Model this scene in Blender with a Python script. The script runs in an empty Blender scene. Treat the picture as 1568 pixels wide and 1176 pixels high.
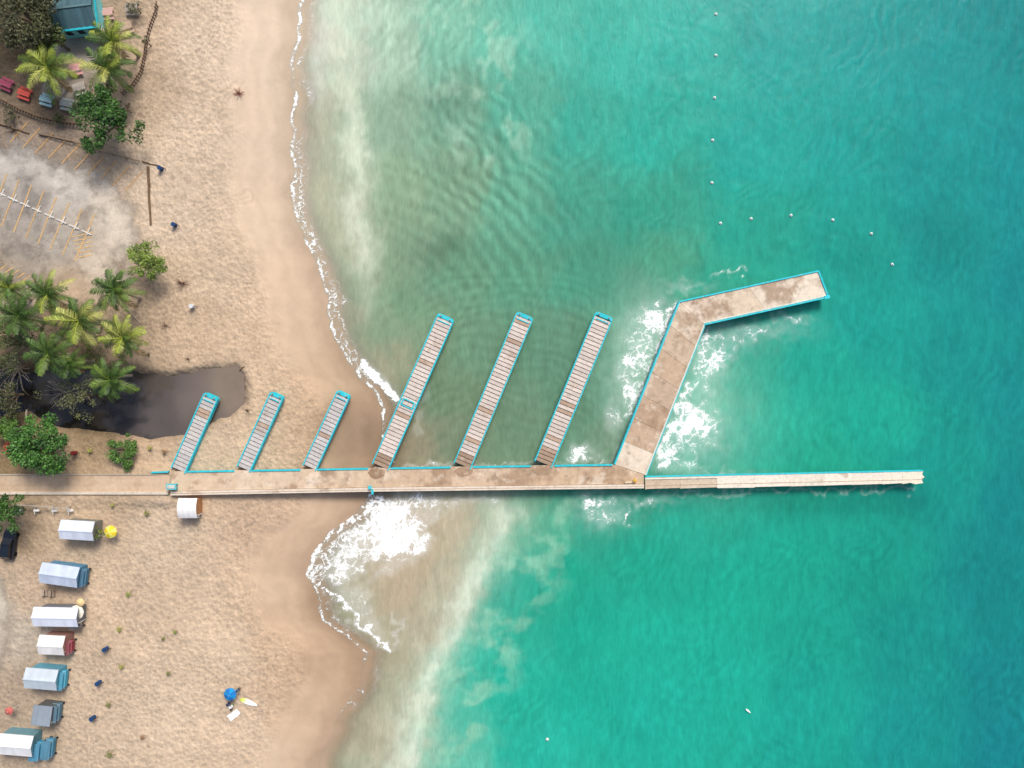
import bpy, math, random
import numpy as np
from mathutils import Vector
random.seed(7); rng=np.random.default_rng(7)
H=110.0
scene=bpy.context.scene
def lin(c):
    c=c/255.0
    return c/12.92 if c<=0.04045 else ((c+0.055)/1.055)**2.4
def C(r,g,b): return (lin(r),lin(g),lin(b))
def W(px,py,z=0.0):
    k=(H-z)/H
    return ((px-784)/10*k,(588-py)/10*k)
# ---------------- numpy noise
TAB=rng.random((256,256))
def vnoise(x,y,s=0):
    a=0.6+s*1.37; x,y=x*math.cos(a)-y*math.sin(a),x*math.sin(a)+y*math.cos(a)
    x=x+s*17.31; y=y+s*9.77
    xi=np.floor(x).astype(int); yi=np.floor(y).astype(int)
    fx=x-xi; fy=y-yi; fx=fx*fx*(3-2*fx); fy=fy*fy*(3-2*fy)
    a=TAB[xi&255,yi&255]; b=TAB[(xi+1)&255,yi&255]; c=TAB[xi&255,(yi+1)&255]; d=TAB[(xi+1)&255,(yi+1)&255]
    return (a*(1-fx)+b*fx)*(1-fy)+(c*(1-fx)+d*fx)*fy
def fbm(x,y,s=0,o=4):
    t=0;a=0.5;n=0
    for i in range(o):
        t=t+a*vnoise(x*2**i,y*2**i,s+i*3); n+=a; a*=0.5
    return t/n
def ss(x,a=0.0,b=1.0):
    t=np.clip((x-a)/(b-a),0,1); return t*t*(3-2*t)
def pdist(px,py,pl):
    best=np.full(px.shape,1e9)
    for (x0,y0),(x1,y1) in zip(pl[:-1],pl[1:]):
        dx,dy=x1-x0,y1-y0; L=dx*dx+dy*dy+1e-9
        t=np.clip(((px-x0)*dx+(py-y0)*dy)/L,0,1)
        best=np.minimum(best,np.hypot(px-x0-t*dx,py-y0-t*dy))
    return best
def inpoly(px,py,poly):
    r=np.zeros(px.shape,bool); n=len(poly)
    for i in range(n):
        x0,y0=poly[i]; x1,y1=poly[(i+1)%n]
        if y0==y1: continue
        c=((y0>py)!=(y1>py))&(px<(x1-x0)*(py-y0)/(y1-y0)+x0); r^=c
    return r
def sdf(px,py,poly):
    d=pdist(px,py,poly+[poly[0]]); return np.where(inpoly(px,py,poly),d,-d)
def blend(px,py,pts,eps=35.0):
    P=np.array(pts,float); num=np.zeros(px.shape+(3,)); den=np.zeros(px.shape)
    for p in P:
        w=1.0/((px-p[0])**2+(py-p[1])**2+eps*eps)**2
        num+=w[...,None]*p[2:5]; den+=w
    c=num/den[...,None]/255.0
    return np.where(c<=0.04045,c/12.92,((c+0.055)/1.055)**2.4)
def desat(col,k):
    l=col@np.array([.25,.6,.15]); return col*(1-k)+l[...,None]*k
# ---------------- shoreline
SY=[-400,0,40,90,150,210,250,300,340,375,410,460,510,545,575,600,625,650,700,745,752,785,815,850,880,905,950,975,1000,1050,1090,1130,1176,1500]
SX=[475,462,455,447,447,444,448,447,455,474,489,499,512,525,545,572,588,585,580,575,570,545,503,482,468,484,497,535,560,548,522,502,485,450]
def shore_x(px,py):
    x=np.interp(py,SY,SX)
    return x+(vnoise(py/28,py*0,3)-0.5)*9+(vnoise(py/9,py*0,5)-0.5)*4
def shore_d(px,py):
    return (shore_x(px,py)-px)/10.0*0.93
POOL=[(-60,560),(40,575),(75,566),(130,572),(200,570),(262,582),(330,570),(362,568),(371,582),(372,612),(352,632),(332,640),(300,650),(283,662),(240,668),(190,664),(130,655),(90,650),(50,628),(-60,640)]
def height(px,py):
    d=shore_d(px,py)
    z=np.where(d<0,np.maximum(d*0.09,-5),0.5*ss(d,0,12)+0.5*ss(d,10,26)+0.45*ss(d,28,36))
    z=z+np.where(d>2,0.10*(fbm(px/60,py/60,2)-0.5)+0.09*(fbm(px/11,py/11,8,3)-0.5)*ss(d,3,10),0)
    r=ss(-np.abs(py-742),-38,-20)*ss(-px,-290,-255)
    z=z*(1-r)+1.72*r
    s=sdf(px,py,POOL)+ (fbm(px/14,py/14,4)-0.5)*8
    m=ss(s,-14,6); z=z*(1-m)+(-0.3)*m
    return z
def hpt(px,py):
    return float(height(np.array([float(px)]),np.array([float(py)]))[0])
def axis(lo,hi,step,far):
    a=list(np.arange(lo,hi+1e-6,step)); g=step; x=hi; right=[]
    while x<far: g*=1.35; x+=g; right.append(x)
    g=step; x=lo; left=[]
    while x>-far: g*=1.35; x-=g; left.append(x)
    return np.array(left[::-1]+a+right)
def sheet(name,X,Y,Z,cols,alphas,mat):
    nx,ny=X.shape; me=bpy.data.meshes.new(name)
    co=np.stack([X,Y,Z],-1).reshape(-1,3).astype(np.float32)
    i=np.arange(nx-1)[:,None]*ny+np.arange(ny-1)[None,:]
    q=np.stack([i,i+ny,i+ny+1,i+1],-1).reshape(-1,4).astype(np.int32)
    me.vertices.add(len(co)); me.vertices.foreach_set('co',co.ravel())
    me.loops.add(q.size); me.loops.foreach_set('vertex_index',q.ravel())
    me.polygons.add(len(q)); me.polygons.foreach_set('loop_start',np.arange(0,q.size,4,dtype=np.int32))
    try: me.polygons.foreach_set('loop_total',np.full(len(q),4,np.int32))
    except Exception: pass
    me.polygons.foreach_set('use_smooth',np.ones(len(q),bool))
    me.update(calc_edges=True)
    for nm,arr in (('col',cols),('msk',alphas)):
        at=me.color_attributes.new(nm,'FLOAT_COLOR','POINT')
        a=np.ones((len(co),4),np.float32); a[:,:3]=arr.reshape(-1,3); at.data.foreach_set('color',a.ravel())
    me.materials.append(mat); ob=bpy.data.objects.new(name,me); scene.collection.objects.link(ob); return ob
# ---------------- node helper
class N:
    def __init__(s,name):
        s.m=bpy.data.materials.new(name); s.m.use_nodes=True; s.t=s.m.node_tree
        s.b=s.t.nodes['Principled BSDF']; s.out=s.t.nodes['Material Output']
    def n(s,t,**k):
        nd=s.t.nodes.new(t)
        for a,v in k.items(): setattr(nd,a,v)
        return nd
    def l(s,a,b): s.t.links.new(a,b)
    def pos(s):
        return s.n('ShaderNodeNewGeometry').outputs['Position']
    def noise(s,scale,detail=3,rough=0.55,vec=None,dist=0):
        nd=s.n('ShaderNodeTexNoise'); nd.inputs['Scale'].default_value=scale; nd.inputs['Detail'].default_value=detail
        nd.inputs['Roughness'].default_value=rough; nd.inputs['Distortion'].default_value=dist
        s.l(vec if vec else s.pos(),nd.inputs['Vector']); return nd.outputs['Fac']
    def math(s,op,a,b=None,c=None,clamp=False):
        nd=s.n('ShaderNodeMath',operation=op); nd.use_clamp=clamp
        for i,v in enumerate((a,b,c)):
            if v is None: continue
            if isinstance(v,(int,float)): nd.inputs[i].default_value=v
            else: s.l(v,nd.inputs[i])
        return nd.outputs[0]
    def mr(s,v,a,b,c=0.0,d=1.0,smooth=False):
        nd=s.n('ShaderNodeMapRange'); nd.interpolation_type='SMOOTHSTEP' if smooth else 'LINEAR'
        s.l(v,nd.inputs[0])
        for i,x in enumerate((a,b,c,d)): nd.inputs[i+1].default_value=x
        return nd.outputs[0]
    def mix(s,f,a,b,mode='MIX'):
        nd=s.n('ShaderNodeMixRGB',blend_type=mode)
        for i,v in enumerate((f,a,b)):
            if isinstance(v,(int,float)): nd.inputs[i].default_value=v
            elif isinstance(v,tuple): nd.inputs[i].default_value=(*v,1)
            else: s.l(v,nd.inputs[i])
        return nd.outputs[0]
    def scale(s,col,f):
        nd=s.n('ShaderNodeVectorMath',operation='SCALE'); s.l(col,nd.inputs[0]); s.l(f,nd.inputs['Scale']); return nd.outputs[0]
    def attr(s,name):
        nd=s.n('ShaderNodeAttribute'); nd.attribute_name=name; return nd.outputs['Color']
    def bump(s,h,strength,dist):
        nd=s.n('ShaderNodeBump'); nd.inputs['Strength'].default_value=strength; nd.inputs['Distance'].default_value=dist
        s.l(h,nd.inputs['Height']); s.l(nd.outputs[0],s.b.inputs['Normal'])
def M(name,rough=0.8,nscale=2.0,namt=0.3,bump=0.0,metal=0.0,spec=0.3,stain=None,stain_scale=0.4,stain_rng=(0.5,0.6),amt=(.6,.3),trans=0):
    s=N(name); c=s.attr('col')
    if stain:
        f=s.mr(s.noise(stain_scale,4,0.65),stain_rng[0],stain_rng[1],0,amt[0]); c=s.mix(f,c,stain)
        f2=s.mr(s.noise(stain_scale*2.7,4,0.7),0.57,0.68,0,amt[1]); c=s.mix(f2,c,C(110,92,74))
        f3=s.mr(s.noise(stain_scale*1.7,4,0.7),0.36,0.46,amt[1],0); c=s.mix(f3,c,C(228,214,194))
    n=s.noise(nscale,4,0.65); c=s.scale(c,s.mr(n,0.25,0.75,1-namt,1+namt))
    s.l(c,s.b.inputs['Base Color']); s.b.inputs['Roughness'].default_value=rough; s.b.inputs['Metallic'].default_value=metal
    s.b.inputs['Specular IOR Level'].default_value=spec
    if bump: s.bump(s.noise(nscale*3,2),bump,0.05)
    return s.m
# ---------------- mesh builder
EPS=[0]
def eps():
    EPS[0]=(EPS[0]+1)%9; return EPS[0]*0.0025
class MB:
    def __init__(s): s.v=[];s.f=[];s.m=[];s.c=[]
    def add(s,vs,fs,mat,col):
        o=len(s.v); s.v+=[tuple(v) for v in vs]; s.f+=[tuple(i+o for i in f) for f in fs]; s.m+=[mat]*len(fs)
        s.c+= list(col) if isinstance(col,list) else [col]*len(vs)
    def box(s,cx,cy,z0,z1,lx,ly,ang=0,mat=0,col=(.5,.5,.5),taper=1.0):
        ca,sa=math.cos(ang),math.sin(ang); vs=[]
        for z,k in ((z0,1),(z1,taper)):
            for a,b in ((-1,-1),(1,-1),(1,1),(-1,1)):
                x=a*lx/2*k;y=b*ly/2*k; vs.append((cx+x*ca-y*sa,cy+x*sa+y*ca,z))
        s.add(vs,[(3,2,1,0),(4,5,6,7),(0,1,5,4),(1,2,6,5),(2,3,7,6),(3,0,4,7)],mat,col)
    def beam(s,a,b,w,z0,z1,mat=0,col=(.5,.5,.5),off=0):
        dx,dy=b[0]-a[0],b[1]-a[1]; L=math.hypot(dx,dy); an=math.atan2(dy,dx)
        cx=(a[0]+b[0])/2-math.sin(an)*off; cy=(a[1]+b[1])/2+math.cos(an)*off
        s.box(cx,cy,z0+eps(),z1+eps(),L,w,an,mat,col)
    def prism(s,poly,z0,z1,mat=0,col=(.5,.5,.5)):
        A=sum(poly[i][0]*poly[(i+1)%len(poly)][1]-poly[(i+1)%len(poly)][0]*poly[i][1] for i in range(len(poly)))
        if A<0: poly=poly[::-1]
        n=len(poly); vs=[(x,y,z0) for x,y in poly]+[(x,y,z1) for x,y in poly]
        s.add(vs,[tuple(range(n))[::-1],tuple(range(n,2*n))]+[(i,(i+1)%n,n+(i+1)%n,n+i) for i in range(n)],mat,col)
    def cyl(s,x,y,z0,z1,r0,r1,n=10,mat=0,col=(.5,.5,.5)):
        s.tube([(x,y,z0),(x,y,z1)],[r0,r1],n,mat,col)
    def tube(s,pts,rad,n=8,mat=0,col=(.5,.5,.5)):
        vs=[];k=len(pts)
        for i,p in enumerate(pts):
            p=Vector(p); d=(Vector(pts[min(i+1,k-1)])-Vector(pts[max(i-1,0)]))
            if d.length<1e-6: d=Vector((0,0,1))
            d.normalize(); u=d.cross(Vector((0.13,0.97,0.2))); u.normalize(); w=d.cross(u)
            for j in range(n):
                a=2*math.pi*j/n; vs.append(p+(u*math.cos(a)+w*math.sin(a))*rad[i])
        fs=[(i*n+j,i*n+(j+1)%n,(i+1)*n+(j+1)%n,(i+1)*n+j) for i in range(k-1) for j in range(n)]
        fs+=[tuple(range(n))[::-1],tuple(range((k-1)*n,k*n))]
        s.add(vs,fs,mat,col)
    def lathe(s,x,y,prof,n=12,mat=0,col=(.5,.5,.5)):
        s.tube([(x,y,z) for r,z in prof],[r for r,z in prof],n,mat,col)
    def build(s,name,mats,smooth=False):
        me=bpy.data.meshes.new(name); me.from_pydata(s.v,[],s.f); me.update()
        me.polygons.foreach_set('material_index',s.m)
        if smooth: me.polygons.foreach_set('use_smooth',[True]*len(s.f))
        at=me.color_attributes.new('col','FLOAT_COLOR','POINT')
        a=np.ones((len(s.v),4),np.float32); a[:,:3]=np.array(s.c); at.data.foreach_set('color',a.ravel())
        for m in mats: me.materials.append(m)
        ob=bpy.data.objects.new(name,me); scene.collection.objects.link(ob); return ob
def vary(c,a=0.12):
    k=1+random.uniform(-a,a); return tuple(min(1,x*k) for x in c)

# =========================================================== GROUND
def sand_mat():
    s=N('beach_sand'); c=s.attr('col'); msk=s.attr('msk')
    sp=s.n('ShaderNodeSeparateColor'); s.l(msk,sp.inputs[0]); dry=sp.outputs[0]
    n1=s.noise(1.3,4,0.72); n2=s.noise(4.2,3,0.7); n3=s.noise(0.12,2)
    v=s.math('MULTIPLY',s.mr(n1,0.3,0.7,0.84,1.12),s.mr(n2,0.3,0.7,0.84,1.13))
    vo=s.n('ShaderNodeTexVoronoi'); vo.inputs['Scale'].default_value=1.5; s.l(s.pos(),vo.inputs['Vector'])
    pit=s.mr(vo.outputs['Distance'],0.08,0.26,0.70,1.0)
    sel=s.mr(s.noise(0.3,2),0.40,0.6); pit=s.math('ADD',s.math('MULTIPLY',s.math('SUBTRACT',pit,1.0),sel),1.0)
    v=s.math('MULTIPLY',v,pit)
    v=s.math('ADD',s.math('MULTIPLY',s.math('SUBTRACT',v,1.0),s.math('MAXIMUM',dry,0.16)),1.0)
    v=s.math('MULTIPLY',v,s.mr(n3,0.3,0.7,0.95,1.05))
    s.l(s.scale(c,v),s.b.inputs['Base Color'])
    s.l(s.mr(dry,0,1,0.6,0.95),s.b.inputs['Roughness']); s.b.inputs['Specular IOR Level'].default_value=0.15
    h=s.math('MULTIPLY',s.math('ADD',n1,vo.outputs['Distance']),s.math('MAXIMUM',dry,0.05))
    s.bump(h,0.6,0.25); return s.m
ax=axis(-86,2,0.22,4000); xs=ax; ys=axis(-68,68,0.22,4000)
X,Y=np.meshgrid(xs,ys,indexing='ij'); px=X*10+784; py=588-Y*10
Z=height(px,py)
kk=(H-np.clip(Z,-5,5))/H; ppx=784+(px-784)/kk; ppy=588+(py-588)/kk
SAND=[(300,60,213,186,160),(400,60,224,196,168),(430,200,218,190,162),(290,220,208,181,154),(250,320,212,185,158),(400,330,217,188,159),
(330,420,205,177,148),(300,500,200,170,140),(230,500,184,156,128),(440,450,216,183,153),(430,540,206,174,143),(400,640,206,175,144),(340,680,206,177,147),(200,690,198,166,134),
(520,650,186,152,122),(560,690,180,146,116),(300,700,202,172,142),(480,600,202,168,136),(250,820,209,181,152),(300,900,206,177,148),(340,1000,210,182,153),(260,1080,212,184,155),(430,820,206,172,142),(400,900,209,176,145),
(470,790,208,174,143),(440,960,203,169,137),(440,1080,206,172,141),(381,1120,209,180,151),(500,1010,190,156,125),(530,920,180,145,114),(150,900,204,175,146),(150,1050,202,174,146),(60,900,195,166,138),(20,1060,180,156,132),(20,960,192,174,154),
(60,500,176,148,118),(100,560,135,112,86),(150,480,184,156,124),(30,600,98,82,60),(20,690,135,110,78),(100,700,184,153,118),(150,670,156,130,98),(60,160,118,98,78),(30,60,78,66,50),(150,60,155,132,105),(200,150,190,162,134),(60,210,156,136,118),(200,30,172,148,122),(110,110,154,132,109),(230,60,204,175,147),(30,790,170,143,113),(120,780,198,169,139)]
w1=(fbm(ppx/30,ppy/30,11)-0.5)*40; w2=(fbm(ppx/30,ppy/30,15)-0.5)*40
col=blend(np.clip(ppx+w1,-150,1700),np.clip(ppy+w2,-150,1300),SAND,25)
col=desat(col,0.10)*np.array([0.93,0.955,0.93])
d=shore_d(px,py)+ (fbm(px/25,py/25,21)-0.5)*2.5
wet=1-ss(d,0.4,3.4); col=col*(1-0.20*wet[...,None]*np.array([0.95,1.0,1.05]))
wet2=1-ss(d,4.5,6.5); col=col*(1-0.05*wet2[...,None])
damp=ss(-np.hypot((ppx-530)/70,(ppy-660)/70),-1,-0.3)*0.22; col*=1-damp[...,None]
dry=ss(d,6,11)
ridge=np.exp(-((d-9.5-2*(fbm(py/60,px*0,31)-0.5))/0.35)**2)*ss(-np.abs(ppy-250),-260,-200); col*=1-0.08*ridge[...,None]
sl=np.sin(d*2.3+fbm(px/45,py/70,33)*12); col*=(1+0.03*sl*(1-dry))[...,None]
mot=fbm(px/9,py/9,35,3)-0.5; mot2=fbm(px/45,py/45,37)-0.5
col*=(1+(0.26*mot+0.18*mot2)*(0.25+0.75*dry))[...,None]
tr=np.ones(px.shape)
for pl in [[(250,60),(300,110),(330,60),(350,0)],[(205,190),(260,120),(330,30)],[(215,220),(300,200),(360,140)],[(240,380),(330,310),(380,300)],[(230,260),(270,320),(275,345)],[(120,1170),(190,1060),(260,1010),(330,1000)],[(90,1010),(200,1050),(330,1090)],[(330,880),(360,960),(410,1000),(400,1100)],[(380,780),(372,860),(380,940)],[(110,850),(200,930),(240,1060),(230,1170)],[(210,850),(290,900),(360,940)],[(230,480),(300,440),(390,430)],[(210,900),(150,980),(140,1170)]]:
    dd=pdist(ppx+w1*0.8,ppy+w2*0.8,pl)
    for o in (0,9): tr*=(1-0.10*np.exp(-((dd-o)/1.9)**2)); tr*=(1+0.07*np.exp(-((dd-o-3.5)/1.8)**2))
col*=tr[...,None]
pb=ss(sdf(px,py,POOL)+(fbm(px/12,py/12,9)-0.5)*14,-22,-2); col*=(1-0.35*pb)[...,None]
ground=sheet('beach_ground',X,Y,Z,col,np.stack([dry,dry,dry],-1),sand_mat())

def draped(name,bbox,step,cfun,mat,lift=0.03):
    gx=np.arange(bbox[0],bbox[2]+.1,step); gy=np.arange(bbox[1],bbox[3]+.1,step)
    A,B=np.meshgrid(gx,gy[::-1],indexing='ij'); zz=height(A,B)+lift
    c,a=cfun(A,B); return sheet(name,(A-784)/10,(588-B)/10,zz,c,a,mat)
def patch_mat(name):
    s=N(name); c=s.attr('col'); sp=s.n('ShaderNodeSeparateColor'); s.l(s.attr('msk'),sp.inputs[0])
    n1=s.noise(0.5,4,0.7); n2=s.noise(5,3,0.7)
    c=s.scale(c,s.math('MULTIPLY',s.mr(n1,0.3,0.7,0.84,1.12),s.mr(n2,0.3,0.7,0.86,1.12)))
    s.l(c,s.b.inputs['Base Color']); s.b.inputs['Roughness'].default_value=0.9
    f=s.mr(s.math('ADD',sp.outputs[0],s.math('MULTIPLY',s.math('SUBTRACT',s.noise(0.4,5,0.75),0.5),2.0)),0.15,0.95)
    s.l(f,s.b.inputs['Alpha']); return s.m
PATCH=patch_mat('worn_asphalt')
def lotf(A,B):
    A0,B0=A+(fbm(A/40,B/40,23)-.5)*50,B+(fbm(A/40,B/40,25)-.5)*40
    u=sdf(A0,B0,[(-150,215),(40,228),(100,252),(160,280),(205,312),(222,345),(205,385),(190,420),(170,470),(60,470),(-150,440)])
    c=blend(A,B,[(20,255,184,176,164),(100,292,192,183,170),(180,335,204,190,170),(60,340,168,158,146),(100,370,174,164,150),(40,380,160,149,135),(150,400,194,179,159),(20,420,166,149,127),(60,310,164,155,145),(120,440,190,166,138)],18)*.93
    k=(fbm(A/22+B/40,B/6,3)-0.5)
    dr=np.exp(-(pdist(A,B+k*10,[(-100,240),(60,262),(150,300),(190,345),(160,420)])/12)**2)
    dk=ss(fbm(A/16,B/16,6),.48,.7)
    c=c*(1+0.2*k[...,None])*(1+0.14*dr[...,None])*(1-0.24*dk[...,None]); m=ss(u,-30,22); return c,np.stack([m]*3,-1)
draped('parking_lot',(-160,185,260,500),2,lotf,PATCH)
def lot2(A,B):
    u=sdf(A,B,[(-150,885),(10,890),(28,930),(18,990),(0,1040),(-150,1100)])
    c=blend(A,B,[(10,910,198,186,166),(10,980,184,170,152)],20)*.94; m=ss(u,-18,16); return c,np.stack([m]*3,-1)
draped('gravel_track',(-160,870,60,1110),3,lot2,PATCH)
ROADM=M('sandy_concrete_road',.92,1.2,.12,.15,stain=C(172,140,108),stain_scale=.2,stain_rng=(.5,.62),amt=(.5,.15))
def roadf(A,B):
    m=np.ones(A.shape)
    c=blend(A,B,[(0,740,186,162,134),(100,738,191,166,138),(200,740,198,172,144),(260,738,198,172,145)],30)
    t=np.exp(-((B-733)/3)**2)+np.exp(-((B-744)/2.5)**2); c=c*(1+0.06*t[...,None]); return c,np.stack([m]*3,-1)
draped('access_road',(-600,726,268,752),3,roadf,ROADM)
def patiof(A,B):
    u=sdf(A,B,[(95,60),(150,50),(180,130),(110,160),(70,150)]); c=blend(A,B,[(120,80,170,162,148),(120,130,160,148,132)],20)
    m=ss(u,-6,6); return c,np.stack([m]*3,-1)
draped('patio_paving',(60,40,200,170),3,patiof,PATCH)

PAINT=M('worn_paint',0.7,3,0.25)
mk=MB()
def gl(mk,p,q,w,col,lift=0.065,n=6):
    a=W(*p);b=W(*q); an=math.atan2(b[1]-a[1],b[0]-a[0]); ox,oy=-math.sin(an)*w/2,math.cos(an)*w/2
    vs=[]
    for i in range(n+1):
        t=i/n; x=a[0]+(b[0]-a[0])*t; y=a[1]+(b[1]-a[1])*t; z=hpt(x*10+784,588-y*10)+lift
        vs+=[(x+ox,y+oy,z),(x-ox,y-oy,z)]
    mk.add(vs,[(2*i,2*i+1,2*i+3,2*i+2) for i in range(n)],0,col)
OR=C(206,168,112)
for i in range(8):
    cx=8+i*18.5; cy=302+i*8.6
    gl(mk,(cx+13,cy-32),(cx-14,cy+40),0.18,vary(OR,.1))
for i in range(10):
    cx=40+i*19; cy=203+i*8
    gl(mk,(cx+12,cy-10),(cx-14,cy+20),0.17,vary(C(196,156,104),.1))
for i in range(6): gl(mk,(118+i*2,366+i*6),(148,358+i*7),0.14,OR)
for i in range(9): gl(mk,(0+i*9,412+i*4),(12+i*9,404+i*4),0.15,C(205,168,112))
mk.build('parking_markings',[PAINT])
CONC=M('weathered_concrete',0.9,1.6,0.18,0.2)
for i in range(8):
    b=MB(); cx=2+i*18.5; cy=297+i*8.4; x,y=W(cx,cy,1.4); z=hpt(cx,cy)
    b.box(x,y,z-0.02,z+0.16,1.7,0.18,-0.43,0,vary(C(216,212,202),.05),0.92); b.box(x+0.3,y+0.15,z-0.02,z+0.175,0.18,1.2,-0.43,0,vary(C(212,206,196),.05),0.92)
    b.build('wheel_stop',[CONC])

# =========================================================== WATER
def water_mat(name,pool=False):
    s=N(name); c=s.attr('col'); sp=s.n('ShaderNodeSeparateColor'); s.l(s.attr('msk'),sp.inputs[0])
    foam,rip,al=sp.outputs[0],sp.outputs[1],sp.outputs[2]
    if pool:
        c=s.scale(c,s.mr(s.noise(0.25,3),0.3,0.7,0.9,1.1)); s.l(c,s.b.inputs['Base Color'])
        s.b.inputs['Roughness'].default_value=0.06; s.b.inputs['IOR'].default_value=1.6
        s.bump(s.noise(2.5,2),0.08,0.03); return s.m
    mp=s.n('ShaderNodeMapping'); mp.inputs['Rotation'].default_value=(0,0,math.radians(-24)); mp.inputs['Scale'].default_value=(1.0,0.28,1); s.l(s.pos(),mp.inputs['Vector'])
    st=s.noise(0.75,3,0.6,mp.outputs[0],0.7)
    st2=s.noise(2.6,2,0.6,mp.outputs[0],0.4)
    big=s.noise(0.07,3,0.55)
    v=s.math('MULTIPLY',s.mr(st,0.3,0.7,0.91,1.09),s.mr(st2,0.3,0.7,0.94,1.07)); v=s.math('MULTIPLY',v,s.mr(big,0.3,0.7,0.95,1.05))
    c=s.scale(c,v)
    wn=s.n('ShaderNodeTexNoise'); wn.inputs['Scale'].default_value=0.8; wn.inputs['Detail'].default_value=3; s.l(s.pos(),wn.inputs['Vector'])
    off=s.n('ShaderNodeVectorMath',operation='MULTIPLY_ADD'); s.l(wn.outputs['Color'],off.inputs[0]); off.inputs[1].default_value=(2.6,2.6,0); s.l(s.pos(),off.inputs[2])
    vo=s.n('ShaderNodeTexVoronoi',feature='DISTANCE_TO_EDGE'); vo.inputs['Scale'].default_value=0.8; s.l(off.outputs[0],vo.inputs['Vector'])
    vo2=s.n('ShaderNodeTexVoronoi',feature='DISTANCE_TO_EDGE'); vo2.inputs['Scale'].default_value=2.2; s.l(off.outputs[0],vo2.inputs['Vector'])
    L=s.math('ADD',s.math('MULTIPLY',vo.outputs['Distance'],1.6),s.math('MULTIPLY',vo2.outputs['Distance'],1.1))
    L=s.math('ADD',L,s.math('MULTIPLY',s.noise(1.1,5,0.75),0.58))
    fv=s.mr(s.math('SUBTRACT',foam,L),-0.12,0.40,0,1,True)
    fv=s.math('MULTIPLY',fv,s.mr(foam,0.02,0.25))
    soft=s.math('MULTIPLY',s.math('MINIMUM',foam,1.0),0.36)
    fv=s.math('MAXIMUM',fv,soft)
    c=s.mix(fv,c,C(244,245,241)); s.l(c,s.b.inputs['Base Color'])
    s.l(s.mr(fv,0,.5,0.33,0.9),s.b.inputs['Roughness']); s.b.inputs['IOR'].default_value=1.33; s.b.inputs['Specular IOR Level'].default_value=.15
    s.l(s.math('MAXIMUM',al,fv),s.b.inputs['Alpha'])
    h=s.math('ADD',st,s.math('MULTIPLY',st2,0.4)); h=s.math('ADD',h,s.math('MULTIPLY',rip,1.0))
    s.bump(h,0.3,0.2); return s.m
xs=axis(-45,84,0.2,4000); ys=axis(-64,64,0.2,4000)
X,Y=np.meshgrid(xs,ys,indexing='ij'); px=X*10+784; py=588-Y*10
WAT=[(1560,20,6,136,134),(1480,100,6,141,137),(1350,60,8,147,140),(1200,50,10,156,145),(1050,60,24,167,150),(950,60,42,172,151),(850,40,68,178,154),(760,60,96,180,153),(680,60,120,181,153),(600,60,150,179,154),
(540,60,174,188,164),(500,60,188,190,168),(480,200,170,170,144),(480,300,168,168,141),(600,180,132,161,134),(700,160,108,155,128),(800,180,76,159,133),(900,180,45,161,138),(1000,200,26,161,140),(1150,220,10,155,140),(1300,220,6,149,138),(1450,250,6,139,133),(1560,250,6,132,131),
(520,350,158,162,134),(620,300,128,155,124),(700,290,114,151,120),(800,300,88,153,125),(900,320,60,150,125),(1000,330,42,148,123),(1020,400,66,147,117),(1150,370,22,149,127),(1300,360,8,145,129),(1450,370,6,133,126),(1560,420,6,127,126),
(600,420,122,149,119),(700,420,96,142,112),(800,420,84,143,114),(900,420,68,144,117),(960,450,68,139,112),(540,480,148,152,124),(600,500,124,147,116),(640,470,104,138,108),(740,520,98,135,106),(860,520,90,134,107),(950,520,84,139,112),
(590,570,148,148,120),(690,600,104,131,101),(690,690,110,127,100),(640,690,142,134,108),(610,705,158,139,110),(780,640,98,129,101),(780,700,106,131,103),(900,620,92,132,105),(920,690,108,138,110),(940,600,98,143,117),
(1110,440,34,149,123),(1150,560,30,152,127),(1100,600,64,161,135),(1080,690,38,149,124),(1180,660,28,157,131),(1250,560,12,150,129),(1350,500,6,144,130),(1350,640,8,151,129),(1480,560,6,134,126),(1560,600,6,126,123),(1450,700,6,136,123),(1560,780,6,123,121),(1250,700,18,152,125),
(600,1000,158,151,122),(640,800,176,161,132),(620,900,174,156,128),(660,860,176,160,131),(700,800,177,164,136),(690,900,168,160,133),(640,960,165,155,128),(600,1060,160,158,131),(560,1120,165,159,132),(750,780,155,166,139),(820,780,100,155,124),(841,820,64,155,124),
(900,800,26,146,120),(980,790,22,143,116),(860,880,12,151,123),(800,900,34,158,131),(780,960,26,159,132),(740,1020,38,166,139),(720,1100,64,172,145),(700,1160,84,175,148),(800,1060,16,161,136),(820,1150,20,163,140),(900,960,8,154,128),(900,1080,8,159,135),(1000,860,10,153,126),(1040,820,18,155,130),(1000,980,8,160,135),(1000,1100,8,161,138),(1100,900,6,155,130),(1120,1040,6,159,135),
(1200,860,6,149,125),(1250,960,6,148,127),(1250,1100,6,150,132),(1350,860,6,140,121),(1400,1000,6,135,124),(1400,1120,6,135,128),(1540,900,6,121,118),(1540,1050,6,121,122),(1540,1160,6,119,123)]
w1=(fbm(px/70,py/70,41)-0.5)*60+(fbm(px/14,py/18,43,3)-0.5)*30; w2=(fbm(px/60,py/60,45)-0.5)*60+(fbm(px/14,py/18,47,3)-0.5)*30
col=desat(blend(np.clip(px+w1,430,1640),np.clip(py+w2,-100,1260),WAT,28),.05)
col*=(1-.10*ss(-py,-420,-40)*ss(px,560,760))[...,None]
def mixc(col,c,f): return col*(1-f[...,None])+np.array(C(*c))*f[...,None]
u1=px+(fbm(px/40,py/40,51)-0.5)*40+(fbm(px/9,py/12,55,3)-.5)*16; v1=py+(fbm(px/40,py/40,53)-0.5)*34
pn=0.5+fbm(px/20,py/50,57)
f=np.exp(-(pdist(u1,v1,[(505,-60),(515,60),(532,150),(543,230),(550,310),(558,380),(562,450),(566,490)])/20)**2)*ss(-py,-520,-360)*pn
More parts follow.
